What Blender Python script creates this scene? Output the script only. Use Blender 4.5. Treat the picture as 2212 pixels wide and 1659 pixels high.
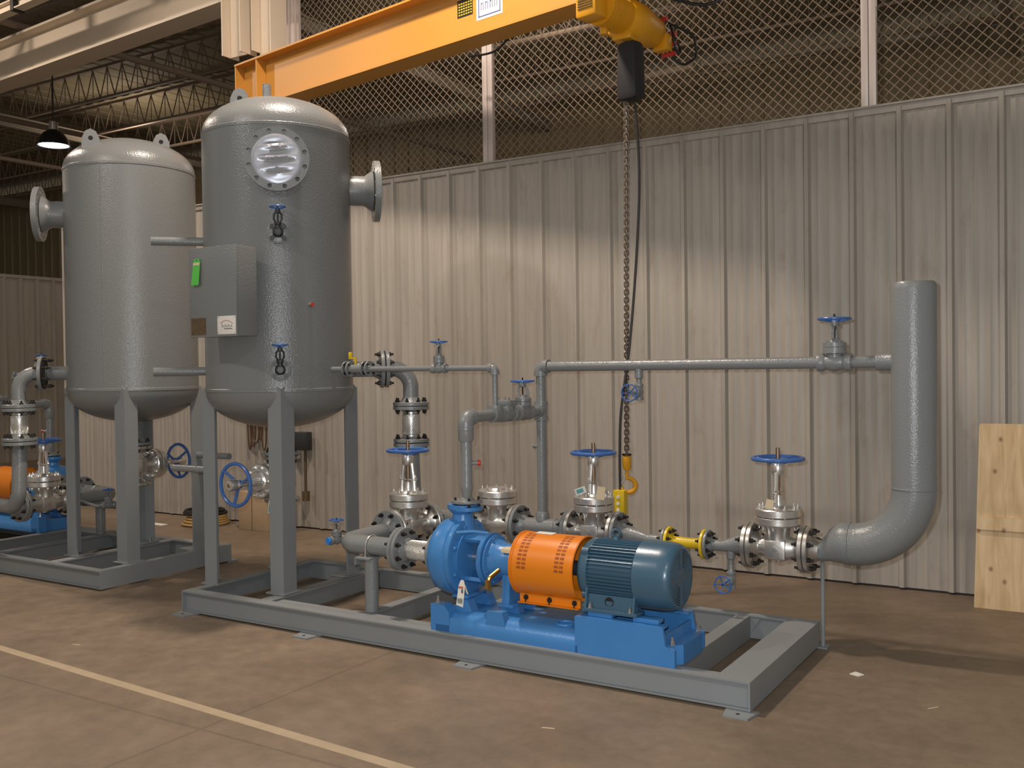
import bpy, bmesh, math, random
from mathutils import Vector as V, Matrix as M
random.seed(4)
PI = math.pi
S = bpy.context.scene
for o in list(bpy.data.objects): bpy.data.objects.remove(o, do_unlink=True)
col = S.collection

# ---------------------------------------------------------------- camera
CAM = (5.459, -4.467, 1.6515); YAW, PITCH, ROLL, FPX = .554, -.016, -.013, 2100.4
f = V((-math.sin(YAW)*math.cos(PITCH), math.cos(YAW)*math.cos(PITCH), math.sin(PITCH)))
r_ = V((math.cos(YAW), math.sin(YAW), 0)); u_ = r_.cross(f)
r2 = math.cos(ROLL)*r_ + math.sin(ROLL)*u_; u2 = -math.sin(ROLL)*r_ + math.cos(ROLL)*u_
cd = bpy.data.cameras.new('camera'); cam = bpy.data.objects.new('camera', cd); col.objects.link(cam)
mw = M((r2, u2, -f)).transposed().to_4x4(); mw.translation = V(CAM); cam.matrix_world = mw
cd.sensor_width = 36; cd.lens = FPX/2212*36; cd.clip_end = 200; S.camera = cam

# ---------------------------------------------------------------- world, lamps, exposure
w = bpy.data.worlds.new('world'); S.world = w; w.use_nodes = True
wn = w.node_tree; bg = wn.nodes['Background']
bg.inputs[0].default_value = (.95, .88, .78, 1); bg.inputs[1].default_value = .33
S.view_settings.view_transform = 'Standard'; S.view_settings.look = 'None'
S.view_settings.exposure = 0; S.view_settings.gamma = 1; S.view_settings.use_curve_mapping = False
def lamp(name, loc, power, colr, size=.45, tgt=None, spot=None):
    if spot:
        l = bpy.data.lights.new(name, 'SPOT'); l.spot_size = spot; l.spot_blend = .5; l.shadow_soft_size = size/2
    else:
        l = bpy.data.lights.new(name, 'AREA'); l.shape = 'DISK'; l.size = size
    l.energy = power; l.color = colr
    o = bpy.data.objects.new(name, l); col.objects.link(o); o.location = loc
    if tgt: o.rotation_euler = (V(tgt)-V(loc)).to_track_quat('-Z', 'Y').to_euler()
    return o
WARM = (1, .84, .70); NEUT = (1, .93, .85)
lamp('highbay_light_skid', (1.0, .3, 6.5), 270, WARM)
lamp('highbay_light_front', (-.35, -5.7, 6.2), 400, NEUT, .35, (-.35, -5.6, 0), math.radians(147)).data.spot_blend = .12
lamp('highbay_light_left', (-6.2, .2, 6.5), 210, WARM)
lamp('highbay_light_right', (7.4, -5.7, 6.2), 120, NEUT)
def point(name, loc, e, c, r=.2):
    l = bpy.data.lights.new(name, 'POINT'); l.energy = e; l.color = c; l.shadow_soft_size = r
    o = bpy.data.objects.new(name, l); col.objects.link(o); o.location = loc
point('highbay_light_far', (-11.5, 8.6, 6.0), 90, WARM)
point('highbay_light_behind_fence', (-1.5, 7.6, 6.1), 85, WARM)
point('highbay_light_far_right', (5.5, 7.6, 6.1), 60, WARM)
point('roof_fill_far_left', (-18, 2.5, 6.0), 90, WARM)  # added fill out of view, no fixture here; brightens the dark roof steel
lamp('column_light', (-2.6, -.9, 6.15), 190, WARM, .4, (-2.2, 2.6, 4.9), 1.3)
lamp('camera_flash', (5.38, -4.42, 1.72), 420, (.93, .97, 1), .05, (2.2, .9, 1.5), 1.75)

# ---------------------------------------------------------------- materials
def mat(name, c, rough=.5, metal=0, bump=0, bscale=60, var=0, vscale=3, coat=0, spec=.5):
    m = bpy.data.materials.new(name); m.use_nodes = True; nt = m.node_tree; n = nt.nodes; L = nt.links
    b = n['Principled BSDF']; b.inputs['Base Color'].default_value = (*c, 1)
    b.inputs['Roughness'].default_value = rough; b.inputs['Metallic'].default_value = metal
    b.inputs['Specular IOR Level'].default_value = spec
    if coat: b.inputs['Coat Weight'].default_value = coat; b.inputs['Coat Roughness'].default_value = .15
    tc = n.new('ShaderNodeTexCoord')
    if var:
        t = n.new('ShaderNodeTexNoise'); t.inputs['Scale'].default_value = vscale; t.inputs['Detail'].default_value = 5
        L.new(tc.outputs['Object'], t.inputs['Vector'])
        mx = n.new('ShaderNodeMix'); mx.data_type = 'RGBA'
        mx.inputs[6].default_value = (*[x*(1-var) for x in c], 1); mx.inputs[7].default_value = (*[min(1, x*(1+var)) for x in c], 1)
        L.new(t.outputs['Fac'], mx.inputs[0]); L.new(mx.outputs[2], b.inputs['Base Color'])
    if bump:
        t2 = n.new('ShaderNodeTexNoise'); t2.inputs['Scale'].default_value = bscale; t2.inputs['Detail'].default_value = 3
        L.new(tc.outputs['Object'], t2.inputs['Vector'])
        bp = n.new('ShaderNodeBump'); bp.inputs['Strength'].default_value = bump; bp.inputs['Distance'].default_value = .0045 if bump > .42 else .003
        L.new(t2.outputs['Fac'], bp.inputs['Height']); L.new(bp.outputs[0], b.inputs['Normal'])
    return m
GREY = mat('grey_enamel', (.205, .216, .218), .25, 0, .45, 110, .05, 2)
GREYT = mat('grey_enamel_tank', (.190, .198, .198), .24, 0, .50, 105, .04, 1.2)
FRAME = mat('grey_frame_paint', (.225, .240, .248), .5, 0, .2, 90, .06, 3)
SILV = mat('silver_valve_paint', (.72, .70, .67), .33, .85, .35, 45, .10, 9)
STEEL = mat('machined_steel', (.55, .53, .50), .32, .85, 0, 0, .06, 6)
DARK = mat('black_stud', (.022, .018, .017), .5, .3)
IRON = mat('dark_forged_steel', (.036, .038, .040), .42, .15, .2, 60)
GASK = mat('gasket', (.012, .012, .012), .9)
BLUE = mat('pump_blue_paint', (.052, .21, .50), .30, 0, .35, 60, .08, 5)
BLUEL = mat('wheel_blue_paint', (.052, .14, .40), .28, 0, .1, 60, .05, 5)
CYAN = mat('blue_cap', (.04, .25, .75), .5)
MOTOR = mat('motor_blue_paint', (.050, .115, .175), .30, .05, .12, 90, .06, 5, .2)
ORNG = mat('orange_guard_paint', (.74, .21, .006), .38, 0, .08, 40, .03, 3)
YELL = mat('yellow_paint', (.72, .50, .015), .35, 0, .1, 40, .05, 5)
JIBY = mat('jib_yellow_paint', (.56, .265, .045), .48, 0, .1, 30, .05, 1.5)
HOISTY = mat('hoist_yellow', (.72, .33, .010), .42, 0, .2, 30, .15, 9)
CREAM = mat('cream_steel_paint', (.66, .56, .44), .55, 0, 0, 0, .05, 2)
BRASS = mat('brass', (.62, .38, .10), .3, 1)
BRONZ = mat('bronze_stem', (.34, .24, .17), .35, .9)
CHAIN = mat('chain_steel', (.30, .25, .21), .35, .9)
BLACK = mat('black_rubber', (.012, .012, .013), .5)
BAG = mat('black_bag', (.016, .015, .017), .75, 0, .3, 40)
RED = mat('red_plastic', (.55, .04, .03), .4)
FOIL = mat('silver_foil', (.42, .43, .48), .34, .35)
WHITE = mat('white_label', (.75, .72, .66), .6)
TAGC = mat('cream_tag', (.72, .58, .38), .7)
TEAL = mat('teal_print', (.10, .34, .33), .6)
GREEN = mat('green_tag', (.10, .52, .07), .6)
BROWNP = mat('brown_nameplate', (.13, .085, .045), .5, .3, 0, 0, .5, 60)
INK = mat('grey_ink', (.12, .12, .14), .6)
REDINK = mat('red_ink', (.5, .13, .08), .6)
BLUEINK = mat('blue_ink', (.09, .12, .3), .6)
POST = mat('galvanised_post', (.62, .54, .50), .45, .2)
WIRE = mat('galvanised_wire', (.31, .24, .175), .6, .1)
JOIST = mat('roof_steel', (.20, .15, .11), .7)
GIRD = mat('roof_girder', (.24, .20, .15), .7)
GLOW = bpy.data.materials.new('lamp_glow'); GLOW.use_nodes = True
gb = GLOW.node_tree.nodes['Principled BSDF']; gb.inputs['Emission Color'].default_value = (.80, .74, 1, 1); gb.inputs['Emission Strength'].default_value = 9
CARD = mat('cardboard', (.46, .33, .20), .8, 0, 0, 0, .12, 8)
CABLE = mat('brown_cable', (.10, .045, .02), .5)
TYRE = mat('yellow_hose', (.42, .26, .09), .6)

def wall_mat(name, c, streak=.14):
    m = mat(name, c, .46, .0, 0, 0); nt = m.node_tree; n = nt.nodes; L = nt.links; b = n['Principled BSDF']
    tc = n.new('ShaderNodeTexCoord'); mp = n.new('ShaderNodeMapping'); mp.inputs['Scale'].default_value = (9, 9, .5)
    t = n.new('ShaderNodeTexNoise'); t.inputs['Scale'].default_value = 2; t.inputs['Detail'].default_value = 6
    L.new(tc.outputs['Object'], mp.inputs['Vector']); L.new(mp.outputs[0], t.inputs['Vector'])
    cr = n.new('ShaderNodeValToRGB'); e = cr.color_ramp.elements
    e[0].position = .28; e[0].color = (*[x*(1-streak) for x in c], 1); e[1].position = .7; e[1].color = (*[x*(1+streak*.5) for x in c], 1)
    L.new(t.outputs['Fac'], cr.inputs['Fac'])
    # rusty scuffs: sparse, stronger towards the bottom of the sheets (dirt kicked up)
    t2 = n.new('ShaderNodeTexNoise'); t2.inputs['Scale'].default_value = 1.6; t2.inputs['Detail'].default_value = 8; t2.inputs['Roughness'].default_value = .7
    mp2 = n.new('ShaderNodeMapping'); mp2.inputs['Scale'].default_value = (3.5, 3.5, 1.2)
    L.new(tc.outputs['Object'], mp2.inputs['Vector']); L.new(mp2.outputs[0], t2.inputs['Vector'])
    mr = n.new('ShaderNodeMapRange'); mr.inputs[1].default_value = .56; mr.inputs[2].default_value = .74; mr.inputs[3].default_value = 0; mr.inputs[4].default_value = .5
    L.new(t2.outputs['Fac'], mr.inputs[0])
    mx = n.new('ShaderNodeMix'); mx.data_type = 'RGBA'; mx.inputs[7].default_value = (.24, .15, .10, 1)
    L.new(mr.outputs[0], mx.inputs[0]); L.new(cr.outputs[0], mx.inputs[6]); L.new(mx.outputs[2], b.inputs['Base Color'])
    return m
WALL = wall_mat('painted_corrugated_steel', (.375, .338, .292))
WALLB = wall_mat('far_corrugated_steel', (.25, .20, .115), .2)
WALLC = wall_mat('left_corrugated_steel', (.34, .30, .24), .12)
DECK = mat('roof_deck', (.21, .175, .105), .8, 0, 0, 0, .12, 2)

def floor_mat():
    m = mat('worn_concrete', (.3, .2, .13), .55); nt = m.node_tree; n = nt.nodes; L = nt.links; b = n['Principled BSDF']
    tc = n.new('ShaderNodeTexCoord')
    def noise(sc, det, ro=.6):
        t = n.new('ShaderNodeTexNoise'); t.inputs['Scale'].default_value = sc; t.inputs['Detail'].default_value = det; t.inputs['Roughness'].default_value = ro
        L.new(tc.outputs['Object'], t.inputs['Vector']); return t
    cr = n.new('ShaderNodeValToRGB'); e = cr.color_ramp.elements
    e[0].position = .30; e[0].color = (.160, .118, .080, 1); e[1].position = .72; e[1].color = (.245, .183, .126, 1)
    L.new(noise(1.1, 8).outputs['Fac'], cr.inputs['Fac'])
    cr2 = n.new('ShaderNodeValToRGB'); e = cr2.color_ramp.elements
    e[0].position = .35; e[0].color = (.84, .84, .84, 1); e[1].position = .65; e[1].color = (1.08, 1.08, 1.08, 1)
    L.new(noise(9, 8, .7).outputs['Fac'], cr2.inputs['Fac'])
    mu = n.new('ShaderNodeMix'); mu.data_type = 'RGBA'; mu.blend_type = 'MULTIPLY'; mu.inputs[0].default_value = 1
    L.new(cr.outputs[0], mu.inputs[6]); L.new(cr2.outputs[0], mu.inputs[7])
    # saw-cut joints every few metres
    sp = n.new('ShaderNodeSeparateXYZ'); L.new(tc.outputs['Object'], sp.inputs[0])
    def joint(out, off, period):
        a = n.new('ShaderNodeMath'); a.operation = 'ADD'; a.inputs[1].default_value = -off+period*50+period/2; L.new(sp.outputs[out], a.inputs[0])
        mo = n.new('ShaderNodeMath'); mo.operation = 'MODULO'; mo.inputs[1].default_value = period; L.new(a.outputs[0], mo.inputs[0])
        s = n.new('ShaderNodeMath'); s.operation = 'SUBTRACT'; s.inputs[1].default_value = period/2; L.new(mo.outputs[0], s.inputs[0])
        ab = n.new('ShaderNodeMath'); ab.operation = 'ABSOLUTE'; L.new(s.outputs[0], ab.inputs[0])
        mr = n.new('ShaderNodeMapRange'); mr.inputs[1].default_value = .004; mr.inputs[2].default_value = .012; mr.inputs[3].default_value = .35; mr.inputs[4].default_value = 0
        L.new(ab.outputs[0], mr.inputs[0]); return mr
    ja = joint(0, 1.86, 6.4); jb = joint(1, -1.43, 4.4)
    mxm = n.new('ShaderNodeMath'); mxm.operation = 'MAXIMUM'; L.new(ja.outputs[0], mxm.inputs[0]); L.new(jb.outputs[0], mxm.inputs[1])
    mx = n.new('ShaderNodeMix'); mx.data_type = 'RGBA'; mx.inputs[7].default_value = (.07, .05, .035, 1)
    L.new(mxm.outputs[0], mx.inputs[0]); L.new(mu.outputs[2], mx.inputs[6]); L.new(mx.outputs[2], b.inputs['Base Color'])
    mr2 = n.new('ShaderNodeMapRange'); mr2.inputs[3].default_value = .38; mr2.inputs[4].default_value = .68
    L.new(noise(2.3, 4).outputs['Fac'], mr2.inputs[0]); L.new(mr2.outputs[0], b.inputs['Roughness'])
    return m
FLOOR = floor_mat()

def ply_mat():
    m = mat('plywood', (.6, .43, .24), .65); nt = m.node_tree; n = nt.nodes; L = nt.links; b = n['Principled BSDF']
    tc = n.new('ShaderNodeTexCoord'); mp = n.new('ShaderNodeMapping'); mp.inputs['Scale'].default_value = (9, 9, .8)
    t = n.new('ShaderNodeTexNoise'); t.inputs['Scale'].default_value = 2.2; t.inputs['Detail'].default_value = 7; t.inputs['Distortion'].default_value = .5
    L.new(tc.outputs['Object'], mp.inputs[0]); L.new(mp.outputs[0], t.inputs[0])
    cr = n.new('ShaderNodeValToRGB'); e = cr.color_ramp.elements
    e[0].position = .3; e[0].color = (.50, .33, .16, 1); e[1].position = .65; e[1].color = (.70, .52, .31, 1)
    L.new(t.outputs['Fac'], cr.inputs[0])
    v = n.new('ShaderNodeTexVoronoi'); v.voronoi_dimensions = '2D'; v.inputs['Scale'].default_value = 5.2
    mp3 = n.new('ShaderNodeMapping'); mp3.inputs['Rotation'].default_value = (PI/2, 0, 0); mp3.inputs['Scale'].default_value = (1, 1, .8)
    L.new(tc.outputs['Object'], mp3.inputs[0]); L.new(mp3.outputs[0], v.inputs['Vector'])
    mr = n.new('ShaderNodeMapRange'); mr.inputs[1].default_value = .02; mr.inputs[2].default_value = .10; mr.inputs[3].default_value = .8; mr.inputs[4].default_value = 0
    L.new(v.outputs['Distance'], mr.inputs[0])
    mx = n.new('ShaderNodeMix'); mx.data_type = 'RGBA'; mx.inputs[7].default_value = (.17, .07, .025, 1)
    L.new(mr.outputs[0], mx.inputs[0]); L.new(cr.outputs[0], mx.inputs[6]); L.new(mx.outputs[2], b.inputs['Base Color'])
    return m
PLY = ply_mat()

# ---------------------------------------------------------------- mesh helpers
def B(): return bmesh.new()
def frame(ax, hint=None):
    z = V(ax).normalized(); h = V(hint) if hint else (V((0, 0, 1)) if abs(z.z) < .9 else V((1, 0, 0)))
    x = (h - z*h.dot(z)).normalized(); y = z.cross(x)
    return M((x, y, z)).transposed()
def box(bm, a, b, bev=0, rot=None, c=None):
    a, b = V(a), V(b); ce = (a+b)/2; s = b-a
    r = bmesh.ops.create_cube(bm, size=1); vs = r['verts']
    for v in vs: v.co = V((v.co.x*s.x, v.co.y*s.y, v.co.z*s.z))
    if bev:
        es = list({e for v in vs for e in v.link_edges})
        rr = bmesh.ops.bevel(bm, geom=es, offset=bev, segments=2, affect='EDGES', profile=.5)
        vs = list({v for fc in rr['faces'] for v in fc.verts} | {v for v in vs if v.is_valid})
    for v in vs: v.co = (rot @ v.co if rot else v.co) + ce
    return vs
def tbox(bm, F, c, a, b, bev=0):
    t_ = B(); box(t_, a, b, bev); me = bpy.data.meshes.new('tmp'); t_.to_mesh(me); t_.free()
    mt = F.to_4x4(); mt.translation = V(c); me.transform(mt); bm.from_mesh(me); bpy.data.meshes.remove(me)
def lathe(bm, o, ax, prof, seg=32, hint=None, sx=1, sy=1):
    F = frame(ax, hint); o = V(o); rings = []
    for r, z in prof:
        if r < 1e-5: rings.append([bm.verts.new(o + F @ V((0, 0, z)))])
        else: rings.append([bm.verts.new(o + F @ V((r*sx*math.cos(2*PI*i/seg), r*sy*math.sin(2*PI*i/seg), z))) for i in range(seg)])
    for A, C in zip(rings, rings[1:]):
        for i in range(seg):
            j = (i+1) % seg
            if len(A) == 1 and len(C) == 1: continue
            if len(A) == 1: bm.faces.new((A[0], C[j], C[i]))
            elif len(C) == 1: bm.faces.new((A[i], A[j], C[0]))
            else: bm.faces.new((A[i], A[j], C[j], C[i]))
def cyl(bm, p0, p1, r, r1=None, seg=20, hint=None):
    p0, p1 = V(p0), V(p1); d = p1-p0; L = d.length; r1 = r if r1 is None else r1
    lathe(bm, p0, d, [(0, 0), (r, 0), (r1, L), (0, L)], seg, hint)
def fillet(pts, rad, n=8):
    pts = [V(p) for p in pts]; out = [pts[0]]
    for i in range(1, len(pts)-1):
        a, b, c = pts[i-1], pts[i], pts[i+1]; d1 = (a-b).normalized(); d2 = (c-b).normalized()
        ang = d1.angle(d2); R = rad[i-1] if isinstance(rad, (list, tuple)) else rad
        if R <= 0 or ang > PI-.01: out.append(b); continue
        t = min(R/math.tan(ang/2), (a-b).length*.999, (c-b).length*.999); R = t*math.tan(ang/2)
        ce = b + (d1+d2).normalized()*(R/math.sin(ang/2)); s = b+d1*t-ce; e = b+d2*t-ce
        th = s.angle(e); axn = s.cross(e).normalized()
        for k in range(n+1): out.append(ce + M.Rotation(th*k/n, 3, axn) @ s)
    out.append(pts[-1]); return out
def tube(bm, pts, r, seg=16, closed=False, caps=True):
    pts = [V(p) for p in pts]; n = len(pts); rings = []; x = None
    for i in range(n):
        if closed: t = (pts[(i+1) % n]-pts[i-1]).normalized()
        else: t = ((pts[min(i+1, n-1)]-pts[i]).normalized() + (pts[i]-pts[max(i-1, 0)]).normalized()).normalized()
        if x is None:
            h = V((0, 0, 1)) if abs(t.z) < .9 else V((1, 0, 0)); x = (h-t*h.dot(t)).normalized()
        else: x = (x - t*x.dot(t)).normalized()
        y = t.cross(x); rr = r[i] if isinstance(r, (list, tuple)) else r
        rings.append([bm.verts.new(pts[i] + rr*(math.cos(2*PI*k/seg)*x + math.sin(2*PI*k/seg)*y)) for k in range(seg)])
    m = n if closed else n-1
    for i in range(m):
        A, C = rings[i], rings[(i+1) % n]
        for k in range(seg): bm.faces.new((A[k], A[(k+1) % seg], C[(k+1) % seg], C[k]))
    if caps and not closed:
        bm.faces.new(rings[0][::-1]); bm.faces.new(rings[-1])
def torus(bm, c, ax, R, r, seg=40, ts=10):
    F = frame(ax); c = V(c)
    tube(bm, [c + F @ V((R*math.cos(2*PI*i/seg), R*math.sin(2*PI*i/seg), 0)) for i in range(seg)], r, ts, True)
def prism(bm, poly, ext):      # planar polygon of 3-D points extruded by a vector
    vs = [bm.verts.new(V(p)) for p in poly]; ws = [bm.verts.new(V(p)+V(ext)) for p in poly]; n = len(vs)
    bm.faces.new(vs[::-1]); bm.faces.new(ws)
    for i in range(n): bm.faces.new((vs[i], vs[(i+1) % n], ws[(i+1) % n], ws[i]))
def plate_holes(bm, c, ax, R, rin, t, nh, rb, rh, off=0, seg=48):   # drilled ring, real holes
    F = frame(ax); c = V(c); loops = []
    def loop(cx, cy, r, n): 
        vs = [bm.verts.new(c + F @ V((cx+r*math.cos(2*PI*i/n), cy+r*math.sin(2*PI*i/n), 0))) for i in range(n)]
        return [bm.edges.new((vs[i], vs[(i+1) % n])) for i in range(n)]
    es = loop(0, 0, R, seg)
    if rin: es += loop(0, 0, rin, seg)
    for k in range(nh):
        a = 2*PI*(k+.5)/nh+off; es += loop(rb*math.cos(a), rb*math.sin(a), rh, 10)
    g = bmesh.ops.triangle_fill(bm, edges=es, use_beauty=True)
    fs = [x for x in g['geom'] if isinstance(x, bmesh.types.BMFace)]
    e = bmesh.ops.extrude_face_region(bm, geom=fs)
    for v in [x for x in e['geom'] if isinstance(x, bmesh.types.BMVert)]: v.co -= F @ V((0, 0, t))

OFF = {}
def finish(name, bm, m, loc, smooth=35):
    bmesh.ops.recalc_face_normals(bm, faces=bm.faces)
    for fc in bm.faces: fc.smooth = True
    th = math.radians(smooth)
    for e in bm.edges:
        if len(e.link_faces) == 2 and e.calc_face_angle(0) > th: e.smooth = False
    me = bpy.data.meshes.new(name); bm.to_mesh(me); bm.free()
    me.transform(M.Translation(-V(loc))); me.materials.append(m)
    return bpy.data.objects.new(name, me)
def tag(o, label, cat, group=None, kind=None):
    o['label'] = label; o['category'] = cat
    if group: o['group'] = group
    if kind: o['kind'] = kind
def thing(name, label, cat, loc, group=None):
    o = bpy.data.objects.new(name, None); o.empty_display_size = .05; col.objects.link(o); o.location = loc
    tag(o, label, cat, group); OFF[o] = V(loc); return o
def part(name, bm, m, parent, label=None):
    loc = OFF[parent]; o = finish(name, bm, m, loc); col.objects.link(o); o.parent = parent; OFF[o] = loc
    if label: o['label'] = label
    return o
def solo(name, bm, m, label, cat, loc=(0, 0, 0), group=None):
    o = finish(name, bm, m, loc); o.location = loc; col.objects.link(o); OFF[o] = V(loc); tag(o, label, cat, group); return o
def struct(name, bm, m, label=None):
    o = finish(name, bm, m, (0, 0, 0)); col.objects.link(o); o['kind'] = 'structure'; OFF[o] = V((0, 0, 0))
    if label: o['label'] = label
    return o
STUDS = {}
def stud_mesh(r, L, m):
    r = r*1.15
    k = (round(r, 4), round(L, 4), m.name)
    if k not in STUDS:
        bm = B(); cyl(bm, (0, 0, -L/2-r*1.2), (0, 0, L/2+r*1.2), r*.55, seg=8)
        for s in (-1, 1): 
            z0 = s*L/2; cyl(bm, (0, 0, z0), (0, 0, z0+s*-r*1.5), r, seg=6)
        bmesh.ops.recalc_face_normals(bm, faces=bm.faces)
        me = bpy.data.meshes.new('stud_bolt'); bm.to_mesh(me); bm.free(); me.materials.append(m); STUDS[k] = me
    return STUDS[k]
def studs(parent, c, ax, rb, n, L, r=.012, m=None, name='stud_bolt', off=.5, up=None):
    F = frame(ax, up); c = V(c); me = stud_mesh(r, L, m or DARK)
    for k in range(n):
        a = 2*PI*(k+off)/n; p = c + F @ V((rb*math.cos(a), rb*math.sin(a), 0))
        o = bpy.data.objects.new(name, me); col.objects.link(o); o.parent = parent
        mt = F.to_4x4(); mt.translation = p-OFF[parent]; o.matrix_local = mt
def flange(parent, face, out, R, rp, t=.026, m=None, hub=.05, label=None):
    bm = B(); lathe(bm, face, out, [(0, 0), (R*.97, 0), (R, -.003), (R, -t+.003), (R*.97, -t), (rp*1.45, -t), (rp*1.3, -t-.008), (rp*1.02, -t-hub), (0, -t-hub)], 40)
    return part('flange', bm, m or GREY, parent, label)
def gasket(parent, c, ax, R):
    bm = B(); cyl(bm, V(c)-V(ax).normalized()*.0035, V(c)+V(ax).normalized()*.0035, R*.93, seg=32); return part('gasket', bm, GASK, parent)
def handwheel(parent, c, up, R, r, m=BLUEL, n=3, dish=.03, ang=.4, name='handwheel', lobes=0):
    bm = B(); torus(bm, c, up, R, r, 44, 10); F = frame(up); c = V(c)
    for k in range(n):
        a = ang+2*PI*k/n; d = V((math.cos(a), math.sin(a), 0))
        tube(bm, [c+F@(d*R*.98), c+F@(d*R*.6+V((0, 0, -dish*.5))), c+F@(d*R*.12+V((0, 0, -dish)))], r*.85, 8)
    for k in range(lobes):
        a = ang+2*PI*k/lobes; p = c+F@(V((math.cos(a), math.sin(a), 0))*(R+r*.3)); lathe(bm, p-F@V((0, 0, r*1.2)), up, [(0, 0), (r*1.5, 0), (r*1.5, r*2.4), (0, r*2.4)], 8)
    lathe(bm, c+F@V((0, 0, -dish-.012)), up, [(0, 0), (R*.2, 0), (R*.2, dish*.8), (R*.12, dish+.012), (0, dish+.012)], 16)
    return part(name, bm, m, parent)

def gate_valve(label, c, ax, up=(0, 0, 1), L=.33, R=.138, wh=.52, WR=.14, group='chrome-bright gate valves with blue handwheels', bonnet_only=False, loc=None):
    """large flanged gate valve in silver paint; c = centre on the pipe axis"""
    c = V(c); a = V(ax).normalized(); u = V(up).normalized(); s = a.cross(u)
    t = thing('swing_check_valve' if bonnet_only else 'gate_valve', label, 'valve', loc or c, group)
    bm = B()
    lathe(bm, c-a*L/2, a, [(0, 0), (.10, .0), (.088, .03), (.060, .05), (.060, .075), (.078, L*.36), (.085, L*.5), (.078, L*.64), (.060, L-.075), (.060, L-.05), (.088, L-.03), (.10, L), (0, L)], 32)
    lathe(bm, c-u*.088, u, [(0, 0), (.022, 0), (.024, .010), (.062, .016), (.078, .045), (.082, .10), (.078, .15), (.088, .20), (.105, .225), (0, .228)], 32, hint=a, sx=.82, sy=1.0)
    F3 = M((a, s, u)).transposed()
    body = part('valve_body', bm, SILV, t)
    if not bonnet_only:
        bm = B(); tbox(bm, F3, c, (-.060, -.082, -.062), (.060, .082, .050), .008); part('body_block', bm, SILV, t)
    for sg in (-1, 1):
        flange(t, c+a*sg*L/2, a*sg, R, .07, .026, STEEL, .03)
    bm = B()
    lathe(bm, c, u, [(0, .135), (R*.93, .135), (R*.97, .142), (R*.97, .178), (R*.93, .182), (0, .182)], 40)
    lathe(bm, c, u, [(0, .186), (R*.93, .186), (R*.97, .190), (R*.97, .226), (R*.93, .232), (R*.6, .236), (R*.5, .25), (0, .252)], 40)
    part('bonnet_flange', bm, SILV, t)
    studs(t, c+u*.184, u, R*.80, 10, .118, .0105, SILV, 'bonnet_stud')
    if bonnet_only: return t
    bm = B()
    for sg in (-1, 1):
        b0 = c+u*.245+s*sg*.056; b1 = c+u*.33+s*sg*.050; b2 = c+u*.44+s*sg*.034
        for p, q, r0, r1 in ((b0, b1, .016, .013), (b1, b2, .013, .016)): cyl(bm, p, q, r0, r1, 10)
        prism(bm, [b0+a*.008-s*sg*.02, b0-a*.008-s*sg*.02, b2-a*.008, b2+a*.008], s*sg*.012)
    lathe(bm, c, u, [(0, .425), (.034, .43), (.040, .445), (.040, .485), (.034, .498), (0, .5)], 24)
    part('yoke', bm, SILV, t)
    bm = B()
    lathe(bm, c, u, [(0, .25), (.034, .25), (.026, .29), (.026, .312), (0, .312)], 20)
    tbox(bm, F3, c+u*.325, (-.012, -.074, -.006), (.012, .074, .006), .003)
    part('gland', bm, SILV, t)
    for sg in (-1, 1):
        bm = B(); p = c+s*sg*.066
        cyl(bm, p+u*.25, p+u*.36, .005, seg=8); torus(bm, p+u*.255, a, .010, .006, 14, 6)
        lathe(bm, p+u*.331, u, [(0, 0), (.011, 0), (.011, .012), (0, .012)], 6)
        part('eye_bolt', bm, SILV, t)
    bm = B(); cyl(bm, c+u*.30, c+u*(wh+.065), .0125, seg=12); part('stem', bm, BRONZ, t)
    handwheel(t, c+u*wh, u, WR, .0125, ang=.9)
    return t

def small_valve(name, label, c, ax, up, r=.03, bR=.04, wR=.06, wh=.18, m=GREY, mb=None, group=None, n=5, lobes=0, loc=None):
    """small forged valve with socket ends; c = centre on the pipe axis"""
    c = V(c); a = V(ax).normalized(); u = V(up).normalized(); s = a.cross(u); mb = mb or m
    t = thing(name, label, 'valve', loc or c, group); k = wh/.18
    bm = B(); Lh = r*2.4
    lathe(bm, c-a*Lh, a, [(0, 0), (r*1.25, 0), (r*1.3, .004), (r*1.3, r*.8), (r*1.05, r*1.2), (r*1.35, r*2.4), (r*1.05, Lh*2-r*1.2), (r*1.3, Lh*2-r*.8), (r*1.3, Lh*2-.004), (r*1.25, Lh*2), (0, Lh*2)], 24)
    lathe(bm, c, u, [(0, 0), (r*1.1, 0), (r*1.1, .035*k), (bR, .038*k), (bR, .062*k), (0, .062*k)], 20)
    part('valve_body', bm, m, t)
    bm = B(); lathe(bm, c, u, [(0, .064*k), (bR, .064*k), (bR, .082*k), (bR*.55, .086*k), (bR*.4, .10*k), (0, .10*k)], 20)
    for sg in (-1, 1):
        tube(bm, fillet([c+u*.084*k+s*sg*bR*.3, c+u*.10*k+s*sg*bR*.62, c+u*.14*k+s*sg*bR*.55, c+u*.158*k+s*sg*bR*.1], .01*k, 3), .006*k, 8)
    lathe(bm, c, u, [(0, .150*k), (bR*.42, .150*k), (bR*.42, .172*k), (0, .172*k)], 12)
    part('bonnet_yoke', bm, mb, t)
    studs(t, c+u*.063*k, u, bR*.78, 4, .038*k, .0065*k, mb, 'bonnet_bolt')
    bm = B(); cyl(bm, c+u*.09*k, c+u*(wh+.02*k), .0045*k, seg=8); part('stem', bm, DARK, t)
    handwheel(t, c+u*wh, u, wR, .0055*k, BLUEL, n, .012*k, lobes=lobes)
    return t

# ================================================================ SETTING
YW, ZW = 3.056, 3.536
bm = B(); box(bm, (-26, -9, -.2), (12, 14, 0)); struct('floor', bm, FLOOR)

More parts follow.
